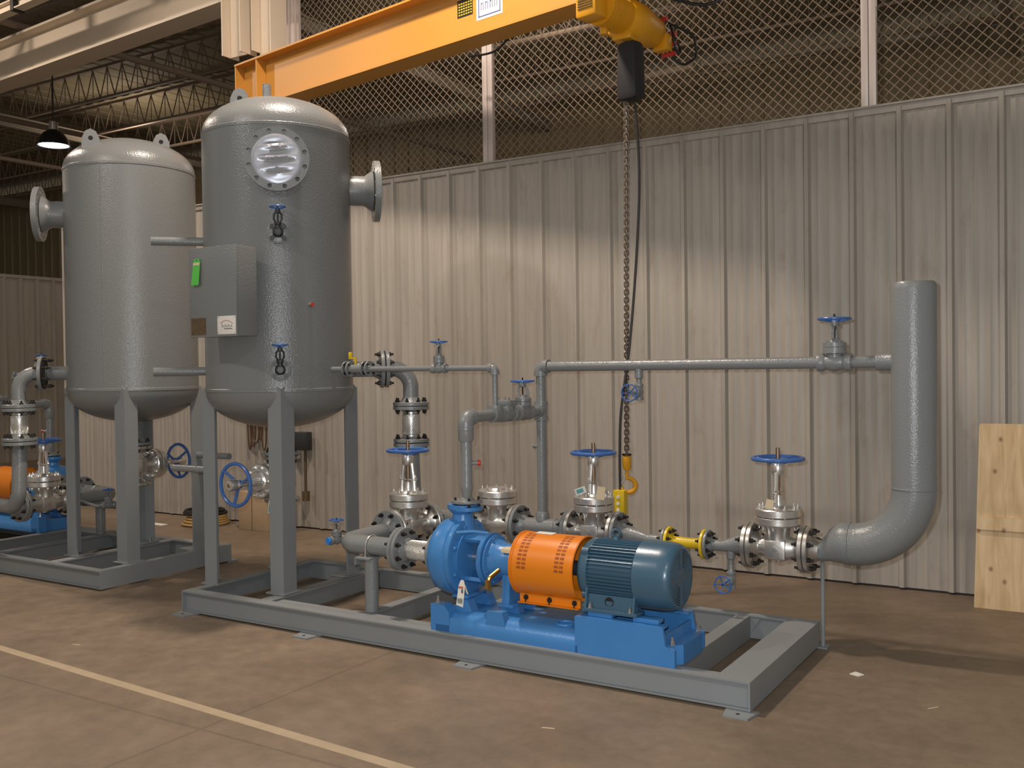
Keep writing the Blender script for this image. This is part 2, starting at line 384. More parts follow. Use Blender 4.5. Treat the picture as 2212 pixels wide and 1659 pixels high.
def ribbed(bm, x0, x1, y, z0, z1, period=.3335, off=.14, depth=.032, axis='x', minor=True, face=-1):
    """corrugated sheet: trapezoid ribs and small stiffening beads, extruded vertically"""
    pts = []; k0 = math.floor((x0-off)/period); k = k0
    while True:
        c = off+k*period
        if c > x1+period: break
        pts += [(c-.030, 0), (c-.014, depth), (c+.014, depth), (c+.030, 0)]
        if minor:
            for q in (.085, .167, .250):
                pts += [(c+q-.009, 0), (c+q-.004, .0035), (c+q+.004, .0035), (c+q+.009, 0)]
        k += 1
    pts = [(x0, 0)]+[p for p in pts if x0 < p[0] < x1]+[(x1, 0)]
    lo, hi = [], []
    for (x, d) in pts:
        P = (x, y+face*d) if axis == 'x' else (y+face*d, x)
        lo.append(bm.verts.new((*P, z0))); hi.append(bm.verts.new((*P, z1)))
    for i in range(len(pts)-1): bm.faces.new((lo[i], lo[i+1], hi[i+1], hi[i]))
    bl, bh = [], []
    for x in (x0, x1):
        P = (x, y-face*.03) if axis == 'x' else (y-face*.03, x)
        bl.append(bm.verts.new((*P, z0))); bh.append(bm.verts.new((*P, z1)))
    bm.faces.new((bl[0], bl[1], bh[1], bh[0]))
bm = B(); ribbed(bm, -5.85, 8.2, YW, .016, ZW-.02, depth=.028); struct('wall_back', bm, WALL)
bm = B(); box(bm, (-5.85, YW-.02, ZW-.055), (8.2, YW+.07, ZW+.012), .006); box(bm, (-5.85, YW-.036, ZW-.004), (8.2, YW-.018, ZW+.010)); struct('trim_1', bm, WALL)
bm = B(); box(bm, (-5.85, YW+.002, 0), (8.2, YW+.02, .03)); struct('trim_2', bm, DARK)
bm = B(); ribbed(bm, 3.1, 13.5, -12.35, 0, ZW, axis='y', face=1, minor=False); struct('wall_left', bm, WALLC)
bm = B(); box(bm, (-12.45, 3.1, 3.50), (-12.33, 13.5, 3.56)); struct('trim_3', bm, WALLC)
bm = B(); ribbed(bm, -26, 12, 12.8, 0, 7.15, period=.4, minor=False); struct('wall_far', bm, WALLB)
bm = B(); ribbed(bm, -9, 14, -25.5, 0, 7.5, axis='y', face=1, period=.5, minor=False); struct('wall_far_left', bm, WALLB)
bm = B()
for k in range(94):
    x = -26+k*.4; prism(bm, [(x, -3.0, 7.35), (x+.16, -3.0, 7.35), (x+.18, -3.0, 7.335), (x+.38, -3.0, 7.335), (x+.4, -3.0, 7.35), (x+.4, -3.0, 7.39), (x, -3.0, 7.39)], (0, 16.5, 0))
struct('ceiling', bm, DECK)

# painted stripe on the floor
bm = B(); d = V((2.95, -.17, 0)).normalized(); n_ = V((-d.y, d.x, 0)); p0 = V((-.36, -1.12, 0))-d*6; p1 = V((-.36, -1.12, 0))+d*7
prism(bm, [p0-n_*.03, p1-n_*.03, p1+n_*.03, p0+n_*.03], (0, 0, .0015))
STRIPE = mat('worn_cream_floor_paint', (.40, .31, .205), .6, 0, 0, 0, .22, 7)
struct('trim_4', bm, STRIPE, 'worn cream stripe painted on the concrete floor')

# ---- roof steel
def joist(y, x0, x1, lab):
    t = thing('roof_joist', lab, 'joist', (x0, y, 6.65), 'open-web steel joists under the roof deck')
    bm = B(); box(bm, (x0, y-.035, 7.22), (x1, y+.035, 7.27)); part('top_chord', bm, JOIST, t)
    bm = B(); box(bm, (x0, y-.035, 6.66), (x1, y+.035, 6.70)); part('bottom_chord', bm, JOIST, t)
    bm = B(); x = x0; k = 0; st = .42
    while x < x1-st:
        za, zb = (6.69, 7.23) if k % 2 == 0 else (7.23, 6.69)
        cyl(bm, (x, y, za), (x+st*.5, y, zb), .011, seg=5); cyl(bm, (x+st*.5, y, 7.23), (x+st*.5, y, 6.69), .008, seg=5) if k % 2 == 0 else None
        x += st*.5 if k % 2 == 0 else st*.5; k += 1
    part('web', bm, JOIST, t)
js = [.4, 2.0, 3.6, 5.2, 6.8, 8.4, 10.0, 11.6]
ORD = ('nearest', 'second nearest', 'third nearest', 'fourth nearest', 'fourth farthest', 'third farthest', 'second farthest', 'farthest')
for y, od in zip(js, ORD): joist(y, -25.4, 11.5, 'brown open-web steel roof joist, '+od+' of the row above the tanks')
for i, x in enumerate((-21, -12.6, -4.2, 4.2)):
    t = thing('roof_girder', 'dark steel girder under the roof joists, '+('leftmost', 'second from left', 'second from right', 'rightmost')[i]+' of four', 'girder', (x, -2.5, 6.3), 'dark girders across the roof')
    bm = B(); box(bm, (x-.05, -2.5, 6.61), (x+.05, 12.7, 6.64)); box(bm, (x-.05, -2.5, 6.42), (x+.05, 12.7, 6.45)); part('flange', bm, GIRD, t)
    bm = B(); box(bm, (x-.010, -2.5, 6.45), (x+.010, 12.7, 6.61)); part('web', bm, GIRD, t)
for i, (x, z) in enumerate(((-11.6, 6.2), (-15.4, 6.35), (-6.6, 6.1))):
    bm = B(); cyl(bm, (x, -2, z), (x+.6, 12.6, z), .05, seg=10)
    solo('overhead_pipe', bm, JOIST, ('brown service pipe under the roof, middle of three', 'brown service pipe under the roof, leftmost of three', 'brown service pipe under the roof, rightmost of three')[i], 'pipe', (x, -2, z), 'service pipes under the roof')
# diagonal braces seen through the fence
for i, (p, q) in enumerate((((-4.2, 12.2, 6.9), (.1, 9.6, 6.2)), ((.2, 9.6, 6.2), (4.0, 12.2, 6.8)))):
    bm = B(); cyl(bm, p, q, .06, seg=8); solo('roof_brace', bm, GIRD, 'slanting roof brace seen through the chain-link mesh, '+('left' if i == 0 else 'right')+' of the hoist', 'brace', p)

# ---- hanging lamp far left
t = thing('pendant_lamp', 'black domed high-bay lamp glowing violet white, hanging beyond the left tank', 'lamp', (-10.5, 6.0, 5.68))
bm = B(); lathe(bm, (-10.5, 6.0, 5.70), (0, 0, 1), [(.27, 0), (.265, .02), (.24, .12), (.17, .22), (.08, .28), (0, .29)], 32); part('lamp_shade', bm, BLACK, t)
bm = B(); lathe(bm, (-10.5, 6.0, 5.70), (0, 0, 1), [(0, -.012), (.16, -.006), (.25, .01), (0, .02)], 32); part('lens', bm, GLOW, t)
bm = B(); cyl(bm, (-10.5, 6, 5.97), (-10.5, 6, 6.12), .075, seg=16); part('ballast_housing', bm, STEEL, t)
bm = B(); cyl(bm, (-10.5, 6, 6.12), (-10.5, 6, 7.36), .012, seg=6); part('hanger_rod', bm, BLACK, t)

# ---- chain-link fence on the wall
t = thing('chain_link_fence', 'chain-link mesh fence with pale steel posts rising from the top of the ribbed wall', 'fence', (0, YW+.03, ZW))
bm = B(); x0, x1, z0, z1 = -1.9, 8.2, ZW, 6.1; sp = .078; H_ = z1-z0; yy = YW+.05
def wire(bm, a, b, r=.0040):
    a, b = V(a), V(b); d = (b-a).normalized(); n1 = d.cross(V((0, 1, 0))).normalized(); n2 = V((0, 1, 0))
    A = [bm.verts.new(a+x) for x in (n1*r, n2*r, -n1*r, -n2*r)]; C = [bm.verts.new(b+x) for x in (n1*r, n2*r, -n1*r, -n2*r)]
    for i in range(4): bm.faces.new((A[i], A[(i+1) % 4], C[(i+1) % 4], C[i]))
k = int(-(H_)/sp)
while x0+k*sp < x1:
    xs = x0+k*sp
    for sg in (1, -1):
        a = (xs, z0) if sg == 1 else (xs, z1); b = (xs+H_, z1) if sg == 1 else (xs+H_, z0)
        ax_, az = a; bx, bz = b
        if ax_ < x0: az += (x0-ax_)*(1 if sg == 1 else -1); ax_ = x0
        if bx > x1: bz -= (bx-x1)*(1 if sg == 1 else -1); bx = x1
        if bx > ax_: wire(bm, (ax_, yy+.004*sg, az), (bx, yy+.004*sg, bz))
    k += 1
o = part('mesh_panel', bm, WIRE, t)
for i, (x, hw) in enumerate(((.579, .0535), (3.93, .0545), (7.3, .054))):
    bm = B()
    for sg in (-1, 1): box(bm, (x+sg*.028-.0255, YW-.005, ZW+.005), (x+sg*.028+.0255, YW+.05, 6.15), .003)
    part('post', bm, POST, t)
bm = B()
for k in range(5): box(bm, (-1.975+k*.045, YW-.004-.012*(k % 2), ZW+.01), (-1.93+k*.045, YW+.03, 6.15))
part('end_post', bm, POST, t)
bm = B(); cyl(bm, (-1.9, YW+.05, 5.10), (0.2, YW+.05, 5.10), .022, seg=10); part('rail', bm, POST, t)

# ---- crane runway beam, upper left
t = thing('crane_runway_beam', 'pale cream steel crane runway beam high at upper left', 'beam', (-9, 2.9, 5.45))
dx = V((-1, .065, 0)).normalized(); pa = V((-2.3, 2.72, 0)); pb = pa+dx*9
def ibeam(bm, pa, pb, z0, z1, fw, tf, tw, parts=('f', 'w')):
    d = (V(pb)-V(pa)).normalized(); n = V((-d.y, d.x, 0))
    def slab(w0, za, zb): prism(bm, [V((p.x, p.y, za)) for p in (pa-n*w0, pb-n*w0, pb+n*w0, pa+n*w0)], (0, 0, zb-za))
    if 'f' in parts: slab(fw/2, z0, z0+tf); slab(fw/2, z1-tf, z1)
    if 'w' in parts: slab(tw/2, z0+tf, z1-tf)
bm = B(); ibeam(bm, pa, pb, 5.48, 6.01, .30, .03, .02, 'f'); part('flange', bm, CREAM, t)
bm = B(); ibeam(bm, pa, pb, 5.48, 6.01, .30, .03, .02, 'w'); part('web', bm, CREAM, t)
pc, pdd = pa+V((0, -.75, 0)), pb+V((0, -.75, 0))
t = thing('conductor_rail', 'thin cream rail on dark hangers above the crane runway beam', 'rail', (-2.3, 2.0, 5.75))
bm = B(); ibeam(bm, pc, pdd, 5.86, 5.98, .12, .015, .015); part('rail', bm, CREAM, t)
bm = B()
for k in range(9):
    p = pc+dx*k*1.0; box(bm, (p.x-.03, p.y-.07, 5.84), (p.x+.03, p.y+.07, 6.36))
part('hanger', bm, DARK, t)

# ---- hanging columns over the jib
def wcol(x, y, z0, w, d, lab, cut=0):
    t = thing('hanging_steel_column', lab, 'column', (x, y, z0))
    bm = B(); box(bm, (x-w/2, y-d/2, z0+cut), (x-w/2+.014, y+d/2, 6.3)); box(bm, (x+w/2-.014, y-d/2, z0), (x+w/2, y+d/2, 6.3)); part('flange', bm, CREAM, t)
    bm = B(); box(bm, (x-w/2+.013, y-.008, z0), (x+w/2-.013, y+.008, 6.3)); part('web', bm, CREAM, t)
wcol(-2.09, 2.55, 4.86, .27, .22, 'cream steel column hanging at the left above the yellow beam end')
wcol(-1.74, 2.62, 4.80, .27, .22, 'cream steel column hanging just right of its twin, behind the yellow beam', .07)

# ---- yellow jib beam
J0 = V((-2.06, 2.585, 0)); JD = V((.987, -.162, 0)).normalized(); JN = V((-JD.y, JD.x, 0)); J1 = J0+JD*6.4; JZ0, JZ1 = 4.27, 4.75
t = thing('jib_beam', 'long yellow steel I-beam of the jib crane crossing above the tanks', 'crane beam', J0+V((0, 0, JZ0)))
bm = B(); ibeam(bm, J0, J1, JZ0, JZ1, .235, .018, .012, 'f'); part('flange', bm, JIBY, t)
bm = B(); ibeam(bm, J0, J1, JZ0, JZ1, .235, .018, .012, 'w'); part('web', bm, JIBY, t)
for off in (.0, .36):
    p = J0+JD*off; bm = B()
    prism(bm, [p-JN*.112+V((0, 0, JZ0+.018)), p+JN*.112+V((0, 0, JZ0+.018)), p+JN*.112+V((0, 0, JZ1-.018)), p-JN*.112+V((0, 0, JZ1-.018))], JD*.014)
    part('stiffener', bm, JIBY, t)
def on_web(u0, u1, z0, z1, th=.002, lift=.0):
    q = J0-JN*(.006+lift)
    return [q+JD*u0+V((0, 0, z0)), q+JD*u1+V((0, 0, z0)), q+JD*u1+V((0, 0, z1)), q+JD*u0+V((0, 0, z1))], -JN*th
bm = B(); prism(bm, *on_web(3.24, 3.52, 4.43, 4.64)); s1 = part('capacity_sign', bm, WHITE, t, 'white capacity sign with a blue border')
bm = B()
for a_ in ((3.262, 3.272, 4.45, 4.62), (3.488, 3.498, 4.45, 4.62), (3.262, 3.498, 4.45, 4.460), (3.262, 3.498, 4.612, 4.622)): prism(bm, *on_web(*a_, .001, .002))
part('blue_border', bm, BLUEINK, s1)
bm = B()
for k in range(8):
    u0 = 3.29+k*.024; prism(bm, *on_web(u0, u0+.006, 4.50, 4.56, .001, .002)); 
    if k % 2 == 0: prism(bm, *on_web(u0, u0+.018, 4.55, 4.56, .001, .002))
part('lettering', bm, BLUEINK, s1)
bm = B(); prism(bm, *on_web(3.03, 3.20, 4.50, 4.64)); s2 = part('warning_sticker', bm, BLACK, t, 'black sticker with small yellow print')
bm = B()
for k in range(5):
    for j in range(6): prism(bm, *on_web(3.045+j*.026, 3.045+j*.026+.017, 4.515+k*.022, 4.515+k*.022+.010, .001, .002))
part('yellow_print', bm, YELL, s2)

# ---- hoist
HC = V((2.53, 1.83, 0)); HA = JN.copy(); HX = JD.copy()
t = thing('electric_chain_hoist', 'orange-yellow electric chain hoist hanging under the yellow jib beam', 'hoist', HC+V((0, 0, 4.05)))
def HP(a, b, z): return HC+HA*a+HX*b+V((0, 0, z))
HR = M((HX, HA, V((0, 0, 1)))).transposed()
bm = B(); box(bm, (-.085, -.075, -.115), (.085, .075, .115), .018)
for v in bm.verts: v.co = HR@v.co+HP(-.355, -.02, 4.13)
part('vent_cover', bm, HOISTY, t, 'bright yellow vent cover with a slotted grille')
bm = B()
for k in range(9): box(bm, (-.06, -.005, -.07+k*.0175), (.06, .005, -.064+k*.0175))
for v in bm.verts: v.co = HR@v.co+HP(-.432, -.02, 4.14)
part('grille', bm, BROWNP, t)
bm = B(); prof = [(0, 0)]
for k in range(12): prof += [(.125, k*.02), (.125, k*.02+.010), (.108, k*.02+.011), (.108, k*.02+.019)]
prof += [(.12, .245), (0, .245)]; lathe(bm, HP(-.29, 0, 4.115), HA, prof, 32); part('motor', bm, HOISTY, t)
bm = B(); lathe(bm, HP(-.05, 0, 4.10), HA, [(0, 0), (.13, 0), (.15, .03), (.15, .20), (.135, .26), (.11, .42), (.09, .46), (0, .46)], 32)
box(bm, (2.46, 1.78, 3.95), (2.60, 2.0, 4.04), .01); part('gear_case', bm, HOISTY, t)
bm = B(); box(bm, (2.50, 1.78, 4.20), (2.56, 1.88, 4.26), .005)
for sg in (-1, 1):
    for a_ in (-.08, .08): lathe(bm, HC+JN*sg*.075+JD*a_+V((0, 0, 4.305))-JN*.015, JN, [(0, 0), (.035, 0), (.035, .03), (0, .03)], 16)
part('trolley', bm, IRON, t)
bm = B(); box(bm, (-.06, -.04, -.06), (.06, .04, .06), .01)
for v in bm.verts: v.co = HR@v.co+HP(.44, .04, 4.03)
part('control_box', bm, HOISTY, t)
for k, (a_, z_) in enumerate(((.50, 4.10), (.50, 4.03), (.50, 3.96), (.38, 4.18))):
    bm = B(); cyl(bm, HP(a_, .0, z_), HP(a_, .12, z_), .016, seg=10); part('cable_gland', bm, RED, t, 'red cable gland')
bm = B()
tube(bm, fillet([HP(.44, .10, 4.17), HP(.40, .16, 4.03), HP(.44, .16, 3.90), HP(.54, .14, 3.98), HP(.50, .1, 4.07)], .06, 5), .009, 8)
tube(bm, fillet([HP(.40, .12, 4.15), HP(.62, .2, 4.10), HP(.66, .2, 3.95), HP(.54, .16, 3.86), HP(.46, .1, 3.92)], .07, 5), .009, 8)
part('cable_loop', bm, BLACK, t)
bm = B(); lathe(bm, HP(-.20, -.03, 3.95), (0, 0, 1), [(0, 0), (.028, 0), (.03, .05), (0, .06)], 14); part('chain_guide', bm, HOISTY, t)
# chain bag
bm = B(); box(bm, (-.085, -.075, -.21), (.085, .075, .21), .05)
for v in bm.verts: v.co = HR@(V((v.co.x*(1+.1*(v.co.z < 0)), v.co.y, v.co.z)))+HP(.02, .04, 3.73)
part('chain_bag', bm, BAG, t, 'black fabric chain bag')
# lifting chain + hook
CT = V((2.545, 1.83, 4.02)); CBt = V((2.515, 1.83, 1.035))
t2 = thing('lifting_chain', 'long steel link chain with a swivel hook hanging from the hoist', 'chain', CBt)
nl = 108; seglen = (CT-CBt).length/nl; dz = (CBt-CT).normalized()
bm = B(); lk = seglen*1.36
for k in range(nl):
    c0 = CT+dz*(k+.5)*seglen; sx_ = V((math.cos(.7+PI/2*(k % 2)), math.sin(.7+PI/2*(k % 2)), 0)); hl = lk/2-.008
    loop = []
    for q in range(10):
        a = 2*PI*q/10; ca, sa = math.cos(a), math.sin(a)
        loop.append(c0 + sx_*ca*.0150 + dz*(sa*.011+(hl if sa > .01 else -hl if sa < -.01 else 0)))
    tube(bm, loop, .0058, 6, True)
part('chain', bm, CHAIN, t2)
bm = B(); lathe(bm, CBt+V((0, 0, -.115)), (0, 0, 1), [(0, 0), (.022, 0), (.030, .02), (.032, .09), (.020, .105), (0, .106)], 20); part('hook_block', bm, HOISTY, t2)
bm = B(); lathe(bm, CBt+V((0, 0, -.012)), (0, 0, 1), [(0, 0), (.034, 0), (.034, .012), (0, .012)], 20); part('collar', bm, DARK, t2)
bm = B(); hk = []; rr = []
hd = V((.85, .526, 0))
for q in range(19):
    a = math.radians(100-q*15.5); R = .052
    hk.append(CBt+V((0, 0, -.225))+hd*(R*math.cos(a)+.008)+V((0, 0, R*math.sin(a)))); rr.append(.013+.006*math.sin(PI*min(1, q/16)))
rr[-1] = .006
hk = [CBt+V((0, 0, -.12)), CBt+V((0, 0, -.15))]+hk; rr = [.014, .013]+rr
tube(bm, hk, rr, 10); part('hook', bm, HOISTY, t2)
bm = B(); cyl(bm, CBt+V((0, 0, -.15))-hd*.012, CBt+V((0, 0, -.215))-hd*.045, .005, seg=6); part('safety_latch', bm, STEEL, t2)
# pendant cable and control
pts = [V((2.60, 1.84, 3.55)), V((2.63, 1.84, 3.0)), V((2.60, 1.84, 2.4)), V((2.55, 1.82, 1.8)), V((2.49, 1.80, 1.35)), V((2.475, 1.80, 1.05)), V((2.475, 1.80, .78))]
def smooth_path(P, n=6):
    out = []
    for i in range(len(P)-1):
        p0_, p1_, p2_, p3_ = P[max(i-1, 0)], P[i], P[i+1], P[min(i+2, len(P)-1)]
        for k in range(n):
            s_ = k/n; out.append(.5*((2*p1_)+(-p0_+p2_)*s_+(2*p0_-5*p1_+4*p2_-p3_)*s_*s_+(-p0_+3*p1_-3*p2_+p3_)*s_**3))
    out.append(P[-1]); return out
t3 = thing('pendant_control', 'yellow push-button pendant on a black cable beside the hook', 'control pendant', (2.475, 1.80, .62))
bm = B(); tube(bm, smooth_path(pts), .0095, 8); part('cable', bm, BLACK, t3)
bm = B(); box(bm, (2.43, 1.765, .60), (2.52, 1.835, .78), .012); part('handset', bm, YELL, t3)
bm = B()
for k in range(3): lathe(bm, (2.475, 1.768, .64+k*.045), (0, -1, 0), [(0, 0), (.014, 0), (.012, .012), (0, .013)], 12)
part('button', bm, WHITE, t3)
# slack feed cables behind the mesh / above
bm = B(); tube(bm, smooth_path([V((2.74, 2.1, 4.3)), V((3.0, 2.3, 4.26)), V((3.25, 2.3, 4.45)), V((3.35, 2.2, 4.9)), V((3.3, 2.1, 5.4))]), .012, 8)
solo('feed_cable', bm, BLACK, 'black power cable looping up to the right of the hoist', 'cable', (2.74, 2.1, 4.3))
bm = B(); tube(bm, smooth_path([V((.62, 2.72, 4.42)), V((.95, 2.65, 4.40)), V((1.25, 2.5, 4.55)), V((1.5, 2.35, 4.9))]), .010, 8)
solo('festoon_cable', bm, BLACK, 'thin black cable drooping below the yellow beam by the middle post', 'cable', (.62, 2.72, 4.42))

# ================================================================ SKID EQUIPMENT (near skid; copied for the far one)
H = .1524; LS, WS = 3.995, 1.29
SK = []          # roots belonging to the skid assembly
def sk(o): SK.append(o); return o
# ---- frame
t = sk(thing('skid_frame', 'long grey welded channel-steel base frame of the near skid', 'skid frame', (2.0, .6, 0)))
def channel(bm, pa, pb, side, fw=.06, tw=.008, z0=.008, z1=H):
    pa, pb = V(pa), V(pb); d = (pb-pa).normalized(); n = V(side)
    def sl(a_, b_, za, zb): prism(bm, [V((p.x, p.y, za)) for p in (pa+n*a_, pb+n*a_, pb+n*b_, pa+n*b_)], (0, 0, zb-za))
    sl(0, fw, z1-.010, z1); sl(0, fw, z0, z0+.010); sl(-tw/2+fw*.0, tw, z0+.0101, z1-.0101)
bm = B()   # front rail: flanges out towards viewer, recessed web
prism(bm, [(.0751, 0, H-.010), (LS-.1751, 0, H-.010), (LS-.1751, .085, H-.010), (.0751, .085, H-.010)], (0, 0, .010))
prism(bm, [(.0085, .012, .0105), (LS-.0085, .012, .0105), (LS-.0085, .085, .0105), (.0085, .085, .0105)], (0, 0, .0095))
prism(bm, [(.0085, .030, .0201), (LS-.0085, .030, .0201), (LS-.0085, .038, .0201), (.0085, .038, .0201)], (0, 0, H-.0304))
part('front_rail', bm, FRAME, t)
bm = B()
prism(bm, [(.0751, WS-.07, H-.010), (LS-.1751, WS-.07, H-.010), (LS-.1751, WS, H-.010), (.0751, WS, H-.010)], (0, 0, .010))
prism(bm, [(.0085, WS-.05, .0105), (LS-.0085, WS-.05, .0105), (LS-.0085, WS-.012, .0105), (.0085, WS-.012, .0105)], (0, 0, .0095))
prism(bm, [(.0085, WS-.045, .0201), (LS-.0085, WS-.045, .0201), (LS-.0085, WS-.037, .0201), (.0085, WS-.037, .0201)], (0, 0, H-.0304))
part('back_rail', bm, FRAME, t)
for nm, x0, x1, wx in (('end_rail', 0, .075, .0), ('end_rail', LS-.175, LS, LS-.008), ('cross_member', .66, .76, .70), ('cross_member', 1.48, 1.56, 1.52), ('cross_member', 2.05, 2.13, 2.09), ('cross_member', 3.52, 3.60, 3.592)):
    y0, y1 = (.0, WS) if nm == 'end_rail' else (.085, WS-.07)
    zt = H if nm == 'end_rail' else H-.003
    bm = B(); prism(bm, [(x0, y0, zt-.010), (x1, y0, zt-.010), (x1, y1, zt-.010), (x0, y1, zt-.010)], (0, 0, .010))
    prism(bm, [(wx, y0, .012), (wx+.008, y0, .012), (wx+.008, y1, .012), (wx, y1, .012)], (0, 0, zt-.0221))
    part(nm, bm, FRAME, t)
bm = B(); prism(bm, [(3.60, WS-.06, H-.014), (3.66, WS-.06, H-.014), (3.60, WS-.06, .04)], (0, .006, 0)); part('gusset', bm, FRAME, t)
for x in (0.02, 1.14, 2.36, LS-.085):
    bm = B(); prism(bm, [(x-.02, -.085, 0), (x+.10, -.085, 0), (x+.12, .03, 0), (x-.04, .03, 0)], (0, 0, .010)); f_ = part('foot_plate', bm, FRAME, t)
    bm = B(); lathe(bm, (x+.04, -.045, .0095), (0, 0, 1), [(0, 0), (.010, 0), (.010, .0012), (0, .0012)], 14); part('bolt_hole', bm, GASK, f_)
bm = B()   # inner light rail beside the front rail
box(bm, (.80, .10, H-.05), (2.10, .112, H-.004)); box(bm, (.80, .112, H-.012), (2.10, .165, H-.004)); part('inner_rail', bm, FRAME, t)

# ---- tank
TC = V((.35, .62, 0)); TR = .517; ZB, ZT = 1.51, 3.325
D45 = V((.7071, -.7071, 0)); D135 = V((.7071, .7071, 0))
def tank(TC, full=True, lab='tall grey cylindrical steel tank with a foil-capped manway, on the near skid', legbase=H):
    t = thing('pressure_tank', lab, 'tank', TC+V((0, 0, H)))
    bm = B(); pr = []
    for k in range(13):
        a = PI/2*k/12; pr.append((TR*math.sin(a), ZB-.262*math.cos(a)))
    pr += [(TR, ZB), (TR+.004, ZB+.004), (TR+.004, ZB+.022), (TR, ZB+.026), (TR, ZT-.026), (TR+.004, ZT-.022), (TR+.004, ZT-.004), (TR, ZT)]
    for k in range(1, 13):
        a = PI/2*k/12; pr.append((TR*math.cos(a), ZT+.268*math.sin(a)))
    lathe(bm, TC, (0, 0, 1), pr, 96); part('shell', bm, GREYT, t)
    bm = B(); a = math.radians(-48 if full else 118)   # vertical weld
    p = TC+V((TR*math.cos(a), TR*math.sin(a), 0)); cyl(bm, p+V((0, 0, ZB)), p+V((0, 0, ZT)), .003, seg=6)
    if not full: part('weld_seam', bm, GREYT, t)
    else: bm.free()
    # legs: steel angles
    for sx_, sy_ in ((1, -1), (-1, -1), (1, 1), (-1, 1)):
        c0 = TC+V((sx_*.385, sy_*.385, 0)); w0 = .122; zt = ZB+.095
        bm = B(); ox, oy = V((-sx_, 0, 0)), V((0, -sy_, 0)); th_ = .010
        pr_ = [(V((0, 0, 0)), .08), (ox*w0, 0), (ox*w0+oy*th_, 0), (ox*th_+oy*th_, .075), (ox*th_+oy*w0, 0), (oy*w0, 0)]
        lo_ = [bm.verts.new(c0+p+V((0, 0, legbase+.010))) for p, _ in pr_]; hi_ = [bm.verts.new(c0+p+V((0, 0, zt-h_))) for p, h_ in pr_]
        for q in range(6): bm.faces.new((lo_[q], lo_[(q+1) % 6], hi_[(q+1) % 6], hi_[q]))
        for L_ in (lo_, hi_): bm.faces.new((L_[0], L_[1], L_[2], L_[3])); bm.faces.new((L_[0], L_[3], L_[4], L_[5]))
        lg = part('leg', bm, FRAME, t)
        bm = B(); q = c0+ox*.065+oy*.065; box(bm, (q.x-.085, q.y-.085, legbase), (q.x+.085, q.y+.085, legbase+.010)); bp = part('base_plate', bm, FRAME, lg)
        bm = B(); q2 = c0+ox*.09+oy*.03; lathe(bm, q2+V((0, 0, legbase+.01)), (0, 0, 1), [(0, 0), (.010, 0), (.010, .012), (.006, .013), (.006, .035), (0, .036)], 6); part('anchor_bolt', bm, STEEL, lg)
    # lifting lugs
    for q, zl in ((TC-D135*.25, -.06), (TC+D135*.24-D45*.36, -.13)):
        bm = B(); poly = []
        for (a_, z_) in ((-.075, ZT+.16), (.075, ZT+.16), (.065, ZT+.33), (.04, ZT+.385), (0, ZT+.405), (-.04, ZT+.385), (-.065, ZT+.33)): poly.append(q+D135*a_+V((0, 0, z_+zl)))
        prism(bm, poly, D45*.02); lg = part('lifting_lug', bm, GREY, t)
        bm = B(); lathe(bm, q+V((0, 0, ZT+.33+zl))-D45*.001, D45, [(0, 0), (.018, 0), (.018, .022), (0, .022)], 16); part('lug_hole', bm, GASK, lg)
    if full:
        bm = B(); cyl(bm, TC+V((-.09, .0, ZT+.25)), TC+V((-.09, 0, ZT+.40)), .03, seg=20); part('vent_nozzle', bm, GREY, t)
    else:
        bm = B(); cyl(bm, TC+V((.05, .33, ZT+.12)), TC+V((.05, .33, ZT+.24)), .045, seg=20); part('vent_nozzle', bm, GREY, t)
    # side nozzle with drilled flange
    sgn = 1; ns = D135*sgn; z = 2.965
    bm = B(); b0 = TC+V((0, 0, z)); lathe(bm, b0+ns*(TR-.03), ns, [(.108, 0), (.108, .13), (.125, .155), (.15, .19)], 40)
    part('side_nozzle', bm, GREY, t)
    bm = B(); fc = b0+ns*(TR+.21); plate_holes(bm, fc, ns, .222, .10, .042, 12, .185, .0155); part('side_flange', bm, GREY, t)
    if full:
        # manway
        z = 3.055; b0 = TC+V((0, 0, z)); bm = B()
        lathe(bm, b0+D45*(TR-.06), D45, [(.16, 0), (.16, .11)], 40); part('manway_neck', bm, GREY, t)
        bm = B(); fc = b0+D45*(TR+.085); plate_holes(bm, fc, D45, .212, 0, .035, 12, .186, .0155); mf = part('manway_flange', bm, GREY, t)
        bm = B(); F = frame(D45, (0, 0, 1)); N = 24; grid = []
        ring_prev = None
        for i in range(0, 15):
            rr_ = .163*i/14; ring = []
            for k in range(48):
                a = 2*PI*k/48; x_, y_ = rr_*math.cos(a), rr_*math.sin(a)   # x_ is up
                env = max(0, 1-(rr_/.155)**4)
                hgt = .004+env*(.008*math.sin(x_*95+1.5*math.sin(y_*9))*math.exp(-(y_/.12)**2)+.003*math.sin(x_*170+y_*12))
                ring.append(bm.verts.new(fc+F@V((x_, y_, hgt if i < 14 else .0))))
                if i == 0: break
            if ring_prev:
                for k in range(48):
                    j = (k+1) % 48
                    if len(ring_prev) == 1: bm.faces.new((ring_prev[0], ring[k], ring[j]))
                    else: bm.faces.new((ring_prev[k], ring_prev[j], ring[j], ring[k]))
            ring_prev = ring
        part('foil_cover', bm, FOIL, t, 'crinkled silver foil cover over the manway')
        # left stub nozzles
        for z in (2.575, 1.660):
            bm = B(); p0_ = TC-D135*(TR-.02)+V((0, 0, z)); p1_ = TC-D135*.865+V((0, 0, z)); cyl(bm, p0_, p1_, .030, seg=20)
            n1 = part('stub_nozzle', bm, GREY, t)
            bm = B(); lathe(bm, p1_-D135*.0002, -D135, [(0, .0), (.022, .0), (.022, .001), (0, .001)], 16); part('bore', bm, DARK, n1)
        # red plug
        a = math.radians(-22); d = V((math.cos(a), math.sin(a), 0)); bm = B()
